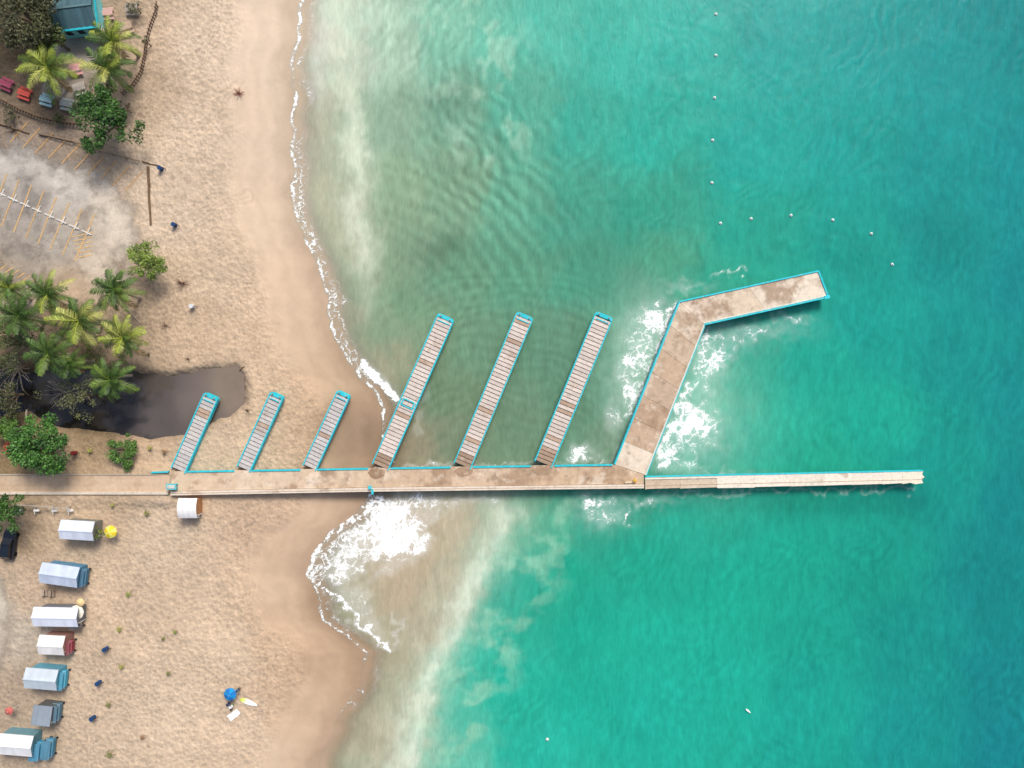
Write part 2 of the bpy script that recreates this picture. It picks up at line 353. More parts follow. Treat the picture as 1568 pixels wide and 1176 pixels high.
col=mixc(col,(205,212,188),np.clip(f*0.62,0,1))
dS=pdist(u1,v1,[(600,1260),(622,1150),(640,1080),(668,1010),(700,950),(730,890),(752,840),(775,795)])
col=mixc(col,(206,215,192),np.clip((np.exp(-(dS/15)**2)*.42+np.exp(-(dS/42)**2)*.3)*pn,0,1))
f=np.exp(-(pdist(u1,v1,[(470,-30),(482,70),(480,150)])/18)**2); col=mixc(col,(208,208,192),f*0.55)
cl=ss(fbm(px/38,py/30,61),0.48,0.75)*ss(-pdist(px,py,[(850,790),(780,900),(730,1020),(680,1176)]),-90,-15)
col=mixc(col,(160,200,170),cl*0.45)
cl=ss(fbm(px/26,py/34,63),0.48,0.72)*ss(-pdist(px,py,[(560,60),(650,-20),(720,80),(740,180)]),-130,-30); col=mixc(col,(178,208,182),cl*0.35)
for (x,y,r,a) in [(690,378,36,.28),(680,150,40,.16),(655,400,40,.12),(1450,370,50,.12),(880,330,60,.08),(1230,1010,90,.06),(520,105,24,.16),(1300,400,50,.12),(1110,500,60,.1),(900,400,60,.08)]:  # dark water patches; angled-pier shade and a faint cloud shadow painted in too
    g=np.exp(-(((u1-x)/r)**2+((v1-y)/(r*0.6))**2)); col*=(1-a*g)[...,None]
g=ss(-pdist(px,py,[(1200,770),(1400,765)]),-45,0)*0.18; col*=(1-g)[...,None]  # outer pier's shadow on its south side, painted into the water colour
g=ss(-pdist(px,py,[(760,765),(1000,768),(1180,765)]),-30,0)*0.12; col*=(1-g)[...,None]  # weaker painted shade in the water along the walkway's south side
ph=(fbm(px/50,py/50,71)-0.5)
rr=np.hypot(px-520,(py-560))+ph*26
arc=np.sin(rr/3.4)*np.exp(-(((px-760)/130)**2+((py-330)/150)**2))*1.25
rrb=np.hypot(px-470,(py-420)*.8)+ph*30
arcb=np.sin(rrb/3.0)*np.exp(-(((px-730)/120)**2+((py-230)/110)**2))
arc2=np.sin((px*0.97+py*0.24+ (fbm(px/50,py/50,73)-0.5)*60)/3.2)*np.exp(-(((px-700)/150)**2+((py-60)/110)**2))*0.7
rr3=np.hypot(px-780,py-760)+(fbm(px/60,py/60,75)-0.5)*40
arc3=np.sin(rr3/2.6)*ss(py,380,430)*ss(-py,-700,-640)*ss(px,590,660)*ss(-px,-960,-900)*0.4
arc4=np.sin((px*0.9+py*0.42+(fbm(px/80,py/80,77)-0.5)*110)/3.3)*0.42*(fbm(px/60,py/60,79)**2*2.2)*ss(px,480,600)
arc5=np.sin((px*0.55-py*0.83+(fbm(px/80,py/80,85)-0.5)*110)/4.0)*0.3*(fbm(px/70,py/70,87)**2*2.2)*ss(px,900,1050)
A=(arc+arcb+arc2+arc3+arc4+arc5)*(.5+vnoise(px/25,py/25,89)); col=col*(1+0.11*A)[...,None]
mo=fbm(px/7,py/12,19,3)-.5; mo2=fbm(px/110,py/80,29)-.5; col=col*(1+.10*mo+.14*mo2)[...,None]
d=shore_d(px,py)
foam=np.zeros(px.shape)
nz=fbm(px/22,py/22,81); along=fbm(py/35,py*0,97)
calm=1-0.72*ss(py,1000,1030)
foam=np.maximum(foam,np.exp(-((d+0.3)/0.42)**2)*(0.42+0.8*nz)*calm)
foam=np.maximum(foam,np.exp(-((d+1.9+2.4*(nz-0.5))/0.4)**2)*(0.25+0.9*vnoise(px/30,py/30,83))*0.75*ss(-py,-1100,-1000))
sw=np.exp(-((d+1.1)/1.4)**2)*ss(py,130,240)*ss(-py,-640,-560); foam=np.maximum(foam,sw*(0.44+0.42*along))
def blob(x,y,rx,ry,a,pw=1.0,ang=0):
    global foam
    ca,sa=math.cos(ang),math.sin(ang); U=(u1-x)*ca+(v1-y)*sa; V=-(u1-x)*sa+(v1-y)*ca
    g=np.exp(-((U/rx)**2+(V/ry)**2)**pw)*a*(0.6+0.9*nz); foam=np.maximum(foam,g)
u1=px+(fbm(px/13,py/13,91)-0.5)*34; v1=py+(fbm(px/13,py/13,93)-0.5)*34
g=np.exp(-(pdist(px,v1*.3+py*.7,[(556,556),(572,575),(590,592),(606,612)])/6.5)**2); foam=np.maximum(foam,g*1.7)
g=np.exp(-(pdist(u1,v1,[(560,600),(575,620),(588,645)])/13)**2); foam=np.maximum(foam,g*0.62)
SW=[(566,756),(640,756),(646,790),(660,822),(655,846),(610,852),(575,866),(545,884),(528,905),(500,905),(468,884),(480,850),(500,817),(545,788)]
s_=sdf(u1,v1,SW); fl=fbm((px*.75-py*.66)/40,(px*.66+py*.75)/9,99)
core=np.exp(-(pdist(px,py,[(590,775),(600,830),(640,835)])/30)**2)
foam=np.maximum(foam,ss(s_,-9,16)*(0.36+0.66*fl+0.42*core))
g=np.exp(-(pdist(u1,v1,[(468,886),(500,905),(525,925),(552,955),(590,990)])/5)**2); foam=np.maximum(foam,g*1.0)
g=np.exp(-(pdist(u1,v1,[(548,785),(503,817),(484,850),(470,884)])/4)**2); foam=np.maximum(foam,g*1.05)
g=np.exp(-(pdist(u1,v1,[(497,912),(512,925),(500,948),(540,962)])/5)**2); foam=np.maximum(foam,g*0.6)
g=ss(sdf(u1,v1,[(500,905),(560,895),(640,860),(665,800),(700,762),(640,762),(560,900),(590,985)]),-10,10); foam=np.maximum(foam,g*0.46)
g=np.exp(-(pdist(u1,v1,[(600,985),(620,960),(600,940)])/5)**2); foam=np.maximum(foam,g*0.5)
g=np.exp(-(pdist(u1,v1,[(512,1105),(530,1080),(548,1055)])/6)**2); foam=np.maximum(foam,g*0.66)
g=np.exp(-(pdist(px,v1,[(640,762),(700,764),(760,770)])/7)**2); foam=np.maximum(foam,g*0.6)
def line(pl,w,a):
    global foam
    foam=np.maximum(foam,np.exp(-(pdist(u1,v1,pl)/w)**2)*a*(.6+.8*nz))
blob(1000,490,27,30,1.1); blob(978,548,26,28,.98); blob(966,600,14,22,1.0); blob(985,520,40,64,0.62); blob(958,575,20,64,0.52)
line([(1034,470),(1012,520),(990,575),(965,640)],8,.8)
blob(1098,548,28,15,1.05,1,-0.5); blob(1078,560,28,54,0.66); line([(1078,510),(1072,545),(1062,590)],8,.8); line([(1108,530),(1112,550),(1096,566)],4,.8)
blob(1060,640,38,24,1.2); blob(1055,660,56,42,0.66); blob(1075,652,26,18,1.05); line([(1050,600),(1032,650),(1010,700)],10,.95); blob(1028,690,20,28,0.85); blob(1012,708,18,14,.95); blob(1050,715,36,12,0.6); line([(1060,690),(1056,712)],4,.75)
blob(915,766,28,10,.95); blob(925,785,34,20,0.58); blob(886,698,22,12,0.9); blob(985,768,46,9,0.55); line([(955,770),(962,800)],3,.6)
blob(1110,515,52,20,0.58); line([(1085,512),(1130,520),(1170,505)],5,.75); blob(1160,505,60,14,0.55); blob(1210,486,24,7,0.75); line([(1100,425),(1125,412),(1145,415)],3,.65); blob(1050,440,30,8,0.52)
blob(940,640,13,32,0.52); blob(1090,728,60,6,0.5); blob(945,700,10,14,.5); line([(645,600),(640,660)],8,.35); blob(640,770,60,12,.8)
line([(600,716),(690,714),(810,710),(930,706)],3,.55); line([(1000,756),(1150,752),(1400,748)],2.5,.42)
aer=np.clip(np.exp(-(((px-1075)/80)**2+((py-615)/115)**2))*0.38+np.exp(-(((px-978)/42)**2+((py-545)/90)**2))*0.38+np.exp(-(((px-900)/70)**2+((py-790)/35)**2))*0.15,0,1)*(.55+.9*nz)
col=mixc(col,(140,192,160),np.clip(aer,0,1))
foam=np.clip(foam,0,1.4)
al=ss(-d,0.1,4.2)*0.94+0.06*ss(-d,3,6)
al=al*ss(-d,-0.25,0.2)
foam=foam*ss(-d,-0.35,-0.05)
al=np.where(px>700,1.0,al)
Zw=0.10*(fbm(px/35,py/35,95)-0.5)*ss(-d,2,8)
Zw=np.where(np.abs(X)>90,0,Zw)
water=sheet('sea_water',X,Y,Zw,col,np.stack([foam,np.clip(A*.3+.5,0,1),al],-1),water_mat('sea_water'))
gx=np.arange(-60,380,4.0); gy=np.arange(550,680,4.0)[::-1]; A_,B_=np.meshgrid(gx,gy,indexing='ij')
pc=blend(A_,B_,[(300,610,112,100,92),(350,590,130,114,98),(240,640,90,82,76),(240,600,86,78,72),(190,620,58,53,48),(120,630,46,42,38),(100,590,60,58,54),(20,600,24,23,20),(130,575,78,75,66)],18)
dk=ss(fbm(A_/22,B_/16,5),.5,.62)*ss(-A_,-260,-200); pc=pc*(1-.6*dk[...,None])  # left pool colour darkened in blotches to stand in for palm shade and reflections
sheet('pool_water',(A_-784)/10,(588-B_)/10,np.full(A_.shape,0.38),pc,np.zeros(A_.shape+(3,)),water_mat('pool_water',True))

# =========================================================== PIERS
CY=C(38,192,204); DZ=1.9
CYAN=M('cyan_paint',0.6,1.5,0.15,0.1,stain=C(130,170,165),stain_scale=1.2,stain_rng=(0.6,0.72),amt=(.45,.18))
SLAB=M('slab_concrete',0.9,2.2,0.15,0.2,stain=C(166,140,116),stain_scale=0.35,stain_rng=(0.58,0.70),amt=(.6,.25))
DECK=M('stained_deck_concrete',0.9,1.0,0.17,0.2,stain=C(150,122,96),stain_scale=0.22,stain_rng=(0.48,0.60),amt=(.7,.5))
PILE=M('pile_concrete',0.9,1.5,0.25,0.2)
PM=[CYAN,SLAB,DECK,PILE]
def lerp(a,b,t): return (a[0]+(b[0]-a[0])*t,a[1]+(b[1]-a[1])*t)
def finger(TL,TR,BR,BL,base,mid=None,grey=False):
    b=MB(); TL,TR,BR,BL=[W(*p,DZ) for p in (TL,TR,BR,BL)]
    a0=lerp(BL,BR,.5); a1=lerp(TL,TR,.5); L=math.hypot(a1[0]-a0[0],a1[1]-a0[1]); an=math.atan2(a1[1]-a0[1],a1[0]-a0[0])
    ux,uy=math.cos(an),math.sin(an); nx,ny=-uy,ux; wd=abs((TR[0]-TL[0])*nx+(TR[1]-TL[1])*ny)*0.93; wd=max(wd,2.0)
    def pt(s,o): return (a0[0]+ux*s+nx*o,a0[1]+uy*s+ny*o)
    kw=0.17; inner=wd-2*kw
    b.beam(pt(-0.0,wd/2-kw/2),pt(L-0.5,wd/2-kw/2),kw,DZ-0.8,DZ+0.10,0,CY)
    b.beam(pt(-0.0,-wd/2+kw/2),pt(L-0.5,-wd/2+kw/2),kw,DZ-0.8,DZ+0.10,0,CY)
    n=7; cap=[]
    for i in range(n+1):
        t=math.pi/2*i/n; cap.append(pt(L-0.5+0.5*math.sin(t),wd/2-0.5+0.5*math.cos(t)))
    for i in range(n+1):
        t=math.pi/2*i/n; cap.append(pt(L-0.5+0.5*math.cos(t),-wd/2+0.5-0.5*math.sin(t)))
    cap+=[pt(L-0.55,-wd/2),pt(L-0.55,wd/2)]
    b.prism(cap,DZ-0.85,DZ+0.125,0,vary(CY,.05))
    b.beam(pt(L-1.05,-inner/2+.25),pt(L-1.05,inner/2-.25),0.14,DZ,DZ+.1,0,CY)
    st=0.62; s=0.15; i=0; gc=C(190,185,180) if grey else C(206,192,180)
    nb=int(base/st)
    while s<L-0.9:
        c=vary(gc,0.10)
        if i<nb: c=vary(C(160,136,114),0.1)
        elif random.random()<0.10: c=vary(C(178,152,130),0.08)
        p=pt(s+st/2,0)
        b.box(p[0],p[1],DZ-0.16,DZ+random.uniform(-0.015,0.015),st-0.10,inner-0.04,an,1,c); s+=st; i+=1
    for o in (-inner*0.3,inner*0.3): b.beam(pt(0.1,o),pt(L-0.6,o),0.5,DZ-0.62,DZ-0.17,3,C(110,102,92))
    k=0.8
    while k<L:
        b.beam(pt(k,-wd/2+0.22),pt(k,wd/2-0.22),0.4,DZ-1.0,DZ-0.6,3,C(110,104,94))
        for o in (-wd/2+0.45,wd/2-0.45):
            p=pt(k,o); b.cyl(p[0],p[1],-3.5,DZ-0.7,0.22,0.22,10,3,C(120,112,100))
        k+=3.4
    if mid:
        for o in (-inner/2+.3,inner/2-.3): b.beam(pt(L*mid-0.55,o),pt(L*mid+0.55,o),.22,DZ-0.05,DZ+0.14,0,CY)
        for q in (-.5,.5): b.beam(pt(L*mid+q,-inner/2+.42),pt(L*mid+q,inner/2-.42),.16,DZ-0.05,DZ+0.12,0,CY)
    for o in (-wd*0.28,wd*0.28):
        p=pt(L-0.3,o); b.lathe(p[0],p[1],[(0.10,DZ+0.1),(0.08,DZ+0.3),(0.13,DZ+0.36),(0.12,DZ+0.42),(0.02,DZ+0.44)],10,1,C(150,140,125))
    b.build('finger_pier',PM)
finger((311,602),(337,607),(285,722),(260,720),0,None,True)
finger((413,600),(437,606),(384,720),(361,718),0,None,True)
finger((515,598),(539,604),(485,718),(462,716),0,None,True)
finger((669,480),(698,488),(597,718),(567,713),2.0,0.42)
finger((790,477),(819,486),(723,716),(692,712),2.2)
finger((911,477),(941,486),(848,713),(815,709),2.0)
b=MB(); Q=lambda x,y,z=DZ:W(x,y,z)
SEG=[(262,360),(360,462),(462,566),(566,692),(692,816),(816,986)]
def yN(x): return np.interp(x,[258,560,940,986],[722,717,711,727])
def yS(x): return np.interp(x,[258,575,986],[752,746,741])
for i,(x0,x1) in enumerate(SEG):
    c=[C(206,182,154),C(208,185,158),C(204,180,152),C(196,170,142),C(200,175,148),C(196,169,140)][i]
    xe=x1-0.12
    if x1==986: poly=[Q(x0,yN(x0)),Q(940,711),Q(xe,727),Q(xe,yS(xe)),Q(x0,yS(x0))]
    else: poly=[Q(x0,yN(x0)),Q(xe,yN(xe)),Q(xe,yS(xe)),Q(x0,yS(x0))]
    b.prism(poly,DZ-0.4,DZ-0.02-0.003*i,2,c)
    b.prism([Q(x0,yS(x0)+0.5),Q(xe,yS(xe)+0.5),Q(xe,yS(xe)+6.5),Q(x0,yS(x0)+6.5)],DZ-0.7,DZ+0.16+0.003*i,1,vary(C(214,200,182),.04))
    b.prism([Q(x0,yS(x0)+3.2),Q(xe,yS(xe)+3.2),Q(xe,yS(xe)+4.0),Q(x0,yS(x0)+4.0)],DZ+0.15,DZ+0.185,1,C(176,150,122))
def pad(cx,cy,rx,ry,c,z):
    b.prism([Q(cx+rx*math.cos(t*.449)*(1+.12*math.sin(3*t)),cy+ry*math.sin(t*.449)*(1+.1*math.sin(2*t))) for t in range(14)],z-.02,z+.008,2,c)
pad(487,731,19,9,C(216,194,168),DZ); pad(577,724,13,9,C(150,122,96),DZ+.01); pad(710,722,14,7,C(166,138,112),DZ+.004); pad(830,720,14,7,C(176,152,126),DZ+.013)
for (x0,x1) in [(286,359),(385,460),(486,564),(598,690),(724,813),(849,938)]:
    b.beam(Q(x0,yN(x0)+1),Q(x1,yN(x1)+1),0.2,DZ-0.75,DZ+0.12,0,CY)
b.beam(Q(232,723.5),Q(258,722.5),0.22,DZ-0.5,DZ+0.12,0,CY)
for x in range(300,990,34):
    for y in (724,746):
        p=W(x,y,DZ); b.cyl(p[0],p[1],-4,DZ-0.4,0.25,0.25,10,3,C(118,110,98))
b.build('main_pier_walkway',PM)
b=MB()
for i in range(14):
    x0=-120+i*27; b.beam(W(x0,755,1.9),W(x0+26.6,755,1.9),0.42,1.5,1.98,0,vary(C(208,194,174),.05))
b.build('roadside_wall',[CONC])
b=MB()
for i in range(9): b.beam(W(-120+i*40,727,1.8),W(-120+i*40+39.5,726.5,1.8),0.18,1.55,1.84,0,vary(C(178,166,146),.1))
b.build('road_kerb',[CONC])
b=MB()
a,bb,c,d_,e,f=[Q(*p) for p in ((941,711),(1040,462),(1253,415),(1268,455),(1078,497),(988,727))]
def strip(p0,p1,q0,q1,n,cols,mat=2):
    for i in range(n):
        t0=i/n; t1=(i+1)/n-0.0015
        b.prism([lerp(p0,p1,t0),lerp(p0,p1,t1),lerp(q0,q1,t1),lerp(q0,q1,t0)],DZ-0.45,DZ+0.002*(i%3),mat,vary(cols[i%len(cols)],.02))
strip(a,bb,f,e,7,[C(218,201,178),C(188,162,136),C(182,156,130),C(186,162,138),C(188,163,136),C(192,170,145),C(208,189,165)])
strip(bb,c,e,d_,4,[C(212,193,171),C(210,191,166),C(214,199,178),C(222,208,186)])
for p,q,cc in ((a,bb,CY),(bb,c,CY),(c,d_,CY),(d_,e,CY),(e,f,C(206,206,190))):
    b.beam(p,q,0.22,DZ-0.9,DZ+0.14,0,cc)
b.beam(d_,e,0.14,DZ-0.3,DZ+0.06,1,C(200,215,205),off=-0.24)
b.beam(e,f,0.12,DZ-0.9,DZ-0.05,0,CY,off=0.22)
for p,q in ((a,bb),(bb,c),(d_,e),(e,f)):
    L=math.hypot(q[0]-p[0],q[1]-p[1]); n=int(L/3.4); an=math.atan2(q[1]-p[1],q[0]-p[0])
    for i in range(n+1):
        t=(i+0.25)/(n+.5); x,y=lerp(p,q,t); x+=math.sin(an)*0.5; y-=math.cos(an)*0.5
        b.cyl(x,y,-4.5,DZ-0.5,0.27,0.27,10,3,C(110,105,95))
p=Q(1266,455); b.box(p[0],p[1],DZ-0.5,DZ+0.2,0.8,0.5,0.2,0,CY)
b.build('angled_pier',PM)
b=MB()
xsx=[988,1042,1098,1155,1210,1262,1305,1352,1382,1414]
yn=lambda x:731+(x-988)*(-9.5/426); ys_=lambda x:749.5+(x-988)*(-9/426)
for i in range(9):
    x0,x1=xsx[i],xsx[i+1]-0.2
    c=[C(198,178,152),C(202,184,160),C(224,214,196),C(228,218,200),C(220,210,192),C(230,220,202),C(224,212,194),C(226,216,196),C(228,216,194)][i]
    rag=random.uniform(-1.6,0.8)
    poly=[Q(x0,yn(x0)),Q(x1,yn(x1)),Q(x1,ys_(x1)+rag),Q(x0+3,ys_(x0)+rag*0.5),Q(x0,ys_(x0))]
    if i==8: poly=[Q(x0,yn(x0)),Q(x1,yn(x1)),Q(x1-2,yn(x1)+5),Q(x1+2,yn(x1)+9),Q(x1-3,yn(x1)+12),Q(x1,ys_(x1)-1),Q(x1-12,ys_(x1)+1),Q(x0+12,ys_(x0)-2),Q(x0,ys_(x0))]
    b.prism(poly,DZ-0.4,DZ+0.004*(i%3),1,vary(c,.02))
    b.beam(Q(x0,yn(x0)-.8),Q(x1,yn(x1)-.8),0.16,DZ-0.75,DZ+0.06,0,CY)
    b.beam(Q(x0,yn(x0)+12.5),Q(x1,yn(x1)+12.5),0.06,DZ,DZ+0.05,1,C(190,168,142))
    if i<2: b.beam(Q(x0,yn(x0)+2),Q(x1,yn(x1)+2),0.25,DZ,DZ+0.12,1,C(225,215,195))
for x in range(1000,1415,36):
    for dy in (4,14):
        p=W(x,yn(x)+dy,DZ); b.cyl(p[0],p[1],-5,DZ-0.35,0.26,0.26,10,3,C(108,100,90))
b.build('outer_pier',PM)
b=MB()
x,y=W(263,745,2.6)
for dx in (-.55,.55):
    for dy in (-.3,.3): b.box(x+dx,y+dy,1.85,2.7,.16,.16,0,0,CY)
b.box(x,y,2.7,2.82,1.5,0.9,0,0,C(90,185,190)); b.box(x,y,2.82,2.9,1.1,0.5,0,1,C(200,200,190)); b.box(x,y,2.1,2.2,1.0,.5,0,1,C(200,190,170))
b.build('entry_gate',[CYAN,SLAB])
b=MB(); x,y=W(567,746,2.2); b.box(x,y,1.85,2.5,0.35,0.35,0,0,CY); b.box(x,y,2.5,2.58,0.5,0.5,0,0,CY); b.box(x+.3,y-.7,1.85,2.1,0.3,0.8,0,0,CY); b.build('pier_bollard',[CYAN])
b=MB(); x,y=W(972,736,2.2); b.lathe(x,y,[(0.22,1.88),(0.2,2.2),(0.28,2.24),(0.28,2.32),(0.1,2.4)],12,0,C(205,160,60)); b.beam(W(957,739,1.95),W(971,738,1.95),.2,1.88,2.05,0,C(220,205,170)); b.build('mooring_post',[CONC])

# =========================================================== VEGETATION
LEAF=M('leaf_foliage',0.55,1.2,0.2,0,spec=0.4); BARK=M('tree_bark',0.95,4,0.3,0.3)
def palm(cx,cy,R,h=7.5,hue=0,nf=19):
    R=R/10.0*1.12; b=MB(); x,y=W(cx,cy,h+1)
    lean=(random.uniform(-.9,.9),random.uniform(-.9,.9))
    bx,by=x-lean[0],y-lean[1]; gz=hpt(bx*10+784,588-by*10)
    pts=[];rad=[]
    for i in range(8):
        t=i/7; pts.append((bx+lean[0]*t*t,by+lean[1]*t*t,gz-0.2+(h-gz+0.2)*t)); rad.append(0.24-0.11*t+(0.1 if i==0 else 0))
    b.tube(pts,rad,8,0,C(170,155,135))
    for k in range(7):
        a=random.uniform(0,6.28); r=0.22; b.lathe(x+r*math.cos(a),y+r*math.sin(a),[(0.02,h-0.5),(0.13,h-0.42),(0.15,h-0.3),(0.1,h-0.18),(0.02,h-0.14)],6,0,C(120,110,40))
    for i in range(nf):
        az=i*2.399+random.uniform(-.15,.15); lv=i/nf; el=1.15-1.35*lv+random.uniform(-.12,.12); L=R*random.uniform(.82,1.18)*(0.75+0.35*lv if lv<.7 else 1.05)
        base=[C(152,164,62),C(110,134,52),C(78,106,42),C(174,176,88)][random.choice([0,1,1,2,2,3] if hue==0 else ([1,2,2] if hue<0 else [0,3,0,1,2]))]
        if lv>.9 and random.random()<.6: base=C(165,135,80)
        n=16; P=[]; p=Vector((x,y,h)); e=el; bend=random.uniform(-.4,.4)
        for j in range(n+1):
            P.append(p.copy()); aa=az+bend*(j/n)**2; dr=Vector((math.cos(aa)*math.cos(e),math.sin(aa)*math.cos(e),math.sin(e))); p=p+dr*(L*1.1/n); e-=(1.6/n)*(0.6+lv*0.3)
        b.tube([tuple(q) for q in P[::2]],[0.05-0.004*j for j in range(len(P[::2]))],4,0,tuple(min(1,q*1.25) for q in base))
        m=30
        for j in range(2,m):
            t=j/m; q=t*n; i0=min(int(q),n-1); o=P[i0].lerp(P[i0+1],q-i0); tg=(P[i0+1]-P[i0]).normalized(); sd=tg.cross(Vector((0,0,1)))
            if sd.length<.05: continue
            sd.normalize(); ln=R*0.28*(math.sin(math.pi*(0.12+0.80*t))**0.8)*random.uniform(.8,1.1)
            for sg in (-1,1):
                if random.random()<.08: continue
                dd=(sd*sg+tg*(0.55+0.5*t)+Vector((0,0,random.uniform(-.6,-.15)))).normalized(); tip=o+dd*ln; wv=tg*0.052*(R/3.3)
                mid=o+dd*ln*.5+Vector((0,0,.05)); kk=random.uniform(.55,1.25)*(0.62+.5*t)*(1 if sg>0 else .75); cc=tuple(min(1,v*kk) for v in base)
                b.add([o-wv*.7,o+wv*.7,mid+wv,mid-wv,tip],[(0,1,2,3),(3,2,4)],1,cc)
    return b.build('coconut_palm',[BARK,LEAF])
def leafy(name,cx,cy,R,h,cd,cl,ncl=46,per=95,flat=0.5,ls=0.32,trunk=True,dens=1.0):
    R=R/10.0; b=MB(); x,y=W(cx,cy,h); gz=hpt(x*10+784,588-y*10); hc=h-R*flat*0.5
    ths=[]
    for i in range(ncl):
        a=random.uniform(0,6.283); rr=math.sqrt(random.random())*R*random.uniform(.62,.97)*(1+0.2*math.sin(3*a+cx)+.1*math.sin(5*a+cy)); zz=hc+math.sqrt(max(0,1-(rr/R)**2))*R*flat*random.uniform(.35,1.05)
        ths.append(Vector((x+rr*math.cos(a),y+rr*math.sin(a),zz)))
    if trunk:
        tr=max(0.08,R*0.06); fork=gz+(hc-gz)*0.45
        b.tube([(x+.2,y-.1,gz-.2),(x+.1,y,gz+.5*(fork-gz)),(x,y,fork)],[tr*1.5,tr,tr*.85],8,0,C(110,95,78))
        for q in ths[::3]:
            mid=Vector((x,y,fork)).lerp(q,.5)+Vector((0,0,.3)); b.tube([(x,y,fork-.1),tuple(mid),tuple(q)],[tr*.5,tr*.3,tr*.08],5,0,C(125,110,92))
    for q in ths:
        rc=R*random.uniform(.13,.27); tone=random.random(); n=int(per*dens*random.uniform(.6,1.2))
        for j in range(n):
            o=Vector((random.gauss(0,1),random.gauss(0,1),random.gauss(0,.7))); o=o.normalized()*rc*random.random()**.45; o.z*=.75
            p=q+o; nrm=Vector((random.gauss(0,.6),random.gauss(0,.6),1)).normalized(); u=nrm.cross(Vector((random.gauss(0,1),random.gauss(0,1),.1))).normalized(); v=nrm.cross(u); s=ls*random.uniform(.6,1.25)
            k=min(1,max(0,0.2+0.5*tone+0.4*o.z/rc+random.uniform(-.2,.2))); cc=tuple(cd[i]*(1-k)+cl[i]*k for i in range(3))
            b.add([p-u*s*.5,p+v*s*.28,p+u*s*.5,p-v*s*.28],[(0,1,2,3)],1,cc)
    return b.build(name,[BARK,LEAF])
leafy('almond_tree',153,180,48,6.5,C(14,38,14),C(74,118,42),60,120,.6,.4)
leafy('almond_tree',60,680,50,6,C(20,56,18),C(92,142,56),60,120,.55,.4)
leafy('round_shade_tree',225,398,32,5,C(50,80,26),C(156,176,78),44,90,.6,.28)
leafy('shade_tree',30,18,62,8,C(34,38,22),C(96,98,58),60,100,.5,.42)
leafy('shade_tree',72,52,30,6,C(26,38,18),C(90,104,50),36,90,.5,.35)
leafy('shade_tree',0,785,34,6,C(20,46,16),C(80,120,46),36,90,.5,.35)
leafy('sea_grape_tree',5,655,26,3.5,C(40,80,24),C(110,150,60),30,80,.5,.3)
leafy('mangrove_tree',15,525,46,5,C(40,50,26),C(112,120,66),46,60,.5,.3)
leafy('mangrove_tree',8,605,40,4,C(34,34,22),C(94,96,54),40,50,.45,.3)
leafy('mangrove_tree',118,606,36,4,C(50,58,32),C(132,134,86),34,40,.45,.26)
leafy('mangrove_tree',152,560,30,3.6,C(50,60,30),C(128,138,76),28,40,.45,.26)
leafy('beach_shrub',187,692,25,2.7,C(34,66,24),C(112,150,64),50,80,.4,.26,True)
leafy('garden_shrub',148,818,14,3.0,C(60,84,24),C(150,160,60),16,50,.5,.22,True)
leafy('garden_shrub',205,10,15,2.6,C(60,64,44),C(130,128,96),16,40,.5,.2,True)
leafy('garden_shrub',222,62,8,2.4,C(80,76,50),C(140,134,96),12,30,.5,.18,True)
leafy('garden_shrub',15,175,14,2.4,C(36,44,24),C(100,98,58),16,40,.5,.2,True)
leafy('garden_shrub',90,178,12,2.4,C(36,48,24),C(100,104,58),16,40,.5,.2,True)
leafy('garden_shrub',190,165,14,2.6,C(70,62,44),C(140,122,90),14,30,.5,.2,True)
for p in [(66,98,38,6.5,1),(166,58,32,7,1),(158,100,34,6.5,0),(170,442,32,7.5,-1),(66,450,31,7.5,0),(115,490,38,8,0),(22,482,36,8,-1),(68,540,35,7.5,-1),(182,517,32,7,1),(163,582,32,7,-1),(6,440,24,7,0),(100,558,22,6.5,-1)]:
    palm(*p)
def sapling(cx,cy,R,col):
    b=MB(); x,y=W(cx,cy,1.9); gz=hpt(cx,cy)
    b.tube([(x,y,gz-.1),(x+.03,y,gz+.5)],[.07,.05],6,0,C(150,125,100))
    for i in range(8):
        a=i*2.4; L=R/10*random.uniform(.7,1.1); p0=Vector((x,y,gz+.5))
        for j in range(5):
            t0=j/5; t1=(j+1)/5; f=lambda t:p0+Vector((math.cos(a)*L*t,math.sin(a)*L*t,.5*t-.8*t*t)); w=.09*(1-t0*.7); s=Vector((-math.sin(a),math.cos(a),0))
            b.add([f(t0)-s*w,f(t0)+s*w,f(t1)+s*w*.8,f(t1)-s*w*.8],[(0,1,2,3)],1,vary(col,.25))
    b.build('palm_sapling',[BARK,LEAF])
for (cx,cy,R) in [(222,787,6),(193,912,6),(180,965,6),(185,1022,6),(165,1080,6),(255,1033,5),(215,1132,5),(165,1158,9),(265,970,4),(137,690,6),(250,692,6),(228,686,5),(172,774,4),(247,980,3)]:
    sapling(cx,cy,R,random.choice([C(130,142,60),C(116,120,60),C(140,104,70),C(150,148,72)]))
def deadbush(name,cx,cy,R,h,col,n=26):
    b=MB(); x,y=W(cx,cy,1.5+h*.5); gz=hpt(cx,cy)
    for i in range(n):
        a=random.uniform(0,6.28); e=random.uniform(.1,1.2); p=Vector((x,y,gz)); pts=[tuple(p)]
        for j in range(4):
            p=p+Vector((math.cos(a)*math.cos(e),math.sin(a)*math.cos(e),math.sin(e)))*R/10/3.2; a+=random.uniform(-.6,.6); e*=.8; pts.append(tuple(p))
        b.tube(pts,[.04,.035,.025,.015,.01],4,0,vary(col,.25))
    b.build(name,[BARK])
deadbush('dry_bush',360,137,8,1,C(140,86,74),30); deadbush('dry_bush',275,433,11,1,C(130,104,86),30); deadbush('dry_bush',250,498,9,.6,C(130,110,90),16)
deadbush('dry_bush',284,550,4,.5,C(108,86,70),14); deadbush('dry_bush',224,543,4,.6,C(80,70,60),14); deadbush('dead_tree',15,560,40,4,C(150,138,124),40); deadbush('dead_tree',90,600,30,3,C(170,158,142),30)
